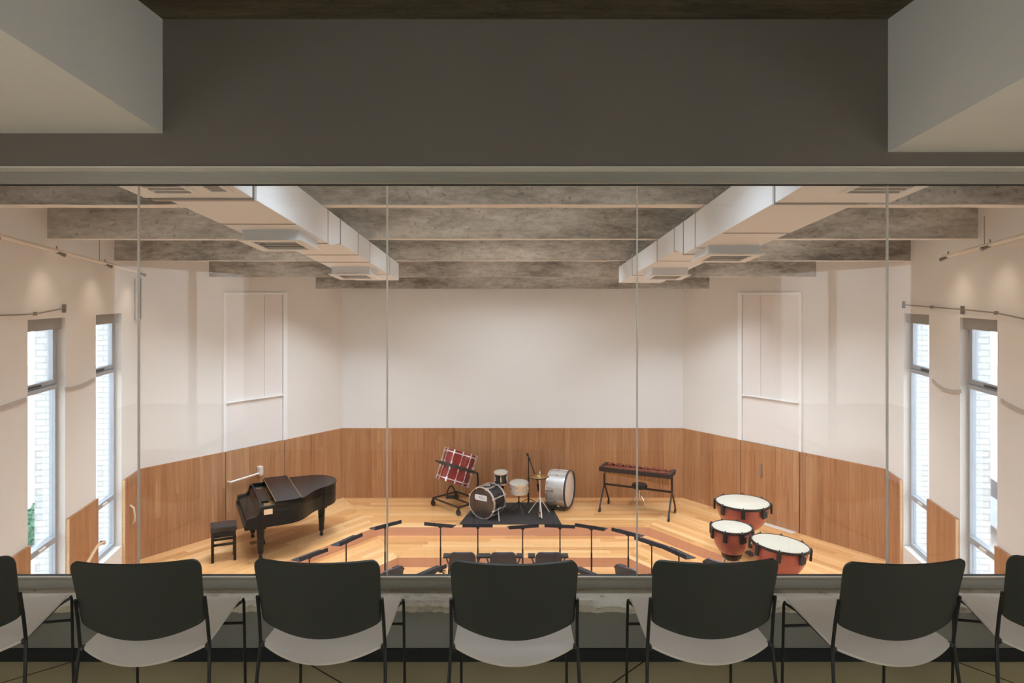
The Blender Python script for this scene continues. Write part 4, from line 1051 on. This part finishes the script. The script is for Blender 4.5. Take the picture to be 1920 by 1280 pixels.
for i in range(900):
    x=random.uniform(-.45,.45); y=random.uniform(-1.6,1.6); z=random.uniform(0,.45)
    e=[random.uniform(-1,1) for _ in range(3)]; v=Vector(e).normalized()*.09; w=v.orthogonal().normalized()*.05
    p=Vector((x,y,z+.04)); b.add([p-v,p-w,p+v,p+w,p+v.cross(w).normalized()*.012],[(0,1,4),(1,2,4),(2,3,4),(3,0,4),(0,3,2,1)])
b.box((-.4,-1.55,0),(.4,1.55,.42))
o=tag(b.build('hedge',M['hedge'],None,0,0,(-10.4,14.2,-3.5)),'low green hedge outside the left-hand windows','hedge')

# ------------------------------------------------------------------ light
w=bpy.data.worlds.new('World'); S.world=w; w.use_nodes=True
nt=w.node_tree; bg=nt.nodes['Background']
tc=N(nt,'ShaderNodeTexCoord'); sp=N(nt,'ShaderNodeSeparateXYZ'); nt.links.new(tc.outputs['Generated'],sp.inputs[0])
cr=N(nt,'ShaderNodeValToRGB'); cr.color_ramp.elements[0].position=.45; cr.color_ramp.elements[0].color=(.85,.88,.90,1); cr.color_ramp.elements[1].position=.8; cr.color_ramp.elements[1].color=(.80,.90,1,1)
mr=math_n(nt,'MULTIPLY_ADD',sp.outputs[2],.5,.5); nt.links.new(mr,cr.inputs[0]); nt.links.new(cr.outputs[0],bg.inputs[0]); bg.inputs[1].default_value=6.5

def area(name,loc,sx,sy,power,col,rot=(0,0,0),spread=150):
    l=bpy.data.lights.new(name,'AREA'); l.shape='RECTANGLE'; l.size=sx; l.size_y=sy; l.energy=power; l.color=col; l.spread=math.radians(spread)
    o=bpy.data.objects.new(name,l); COL.objects.link(o); o.location=loc; o.rotation_euler=rot; return o
WARM=(.88,.985,1.10)
for (d,zb,wd,pw,ps) in ((4.10,2.700,7.8,20,20),(5.93,2.521,8.6,5,6),(7.75,2.371,9.2,6,8),(9.62,2.212,9.6,10,25),(11.46,2.028,7.6,13,28)):  # unseen overhead strips; front row added to light gallery seats and ledge
    area('unseen_ceiling_light',(0,d+.45,zb+.10),2.4,.25,pw*2.4,WARM)
    x0,x1=2.45,wd/2-.2
    for s_ in (-1,1): area('unseen_ceiling_light',(s_*(x0+x1)/2,d+.45,zb+.10),x1-x0,.25,ps*(x1-x0),WARM,spread=105)
for (d,zb,wd,pw) in ((4.10,2.700,8.,13),(5.93,2.521,8.6,13),(7.75,2.371,9.2,13),(9.62,2.212,9.6,7),(11.46,2.028,7.6,7)):  # added fill without fixtures, facing up to brighten beams and upper walls
    area('fill_uplight',(0,d+.95,zb+.16),2.6,.2,pw*2.6,WARM,(PI,0,0))
    x0,x1=2.45,wd/2-.3
    for s_ in (-1,1): area('fill_uplight',(s_*(x0+x1)/2,d+.95,zb+.16),x1-x0,.2,pw*(x1-x0),WARM,(PI,0,0))
for (p,n) in SPOTS:
    l=bpy.data.lights.new('track_spot','SPOT'); l.energy=5; l.spot_size=math.radians(100); l.spot_blend=1.0; l.color=(1,.80,.62); l.shadow_soft_size=.08
    o=bpy.data.objects.new('track_spot',l); COL.objects.link(o); o.location=p
    o.rotation_euler=(-n*.42+Vector((0,0,-1))).to_track_quat('-Z','Y').to_euler()


# ------------------------------------------------------------------ camera and colour management
cam=bpy.data.cameras.new('Camera'); co=bpy.data.objects.new('Camera',cam); COL.objects.link(co)
co.location=(0,0,HC); co.rotation_euler=(PI/2,0,0)
cam.sensor_width=36; cam.sensor_fit='HORIZONTAL'; cam.lens=36*F/1920
cam.shift_x=-(CX-960)/1920; cam.shift_y=(CY-640)/1920
cam.clip_start=.05; cam.clip_end=200
S.camera=co
S.view_settings.view_transform='Standard'; S.view_settings.look='None'; S.view_settings.gamma=1; S.view_settings.exposure=0.0
S.view_settings.use_curve_mapping=False
S.cycles.use_denoising=True
S.cycles.max_bounces=14; S.cycles.diffuse_bounces=8; S.cycles.transparent_max_bounces=16; S.cycles.sample_clamp_indirect=6
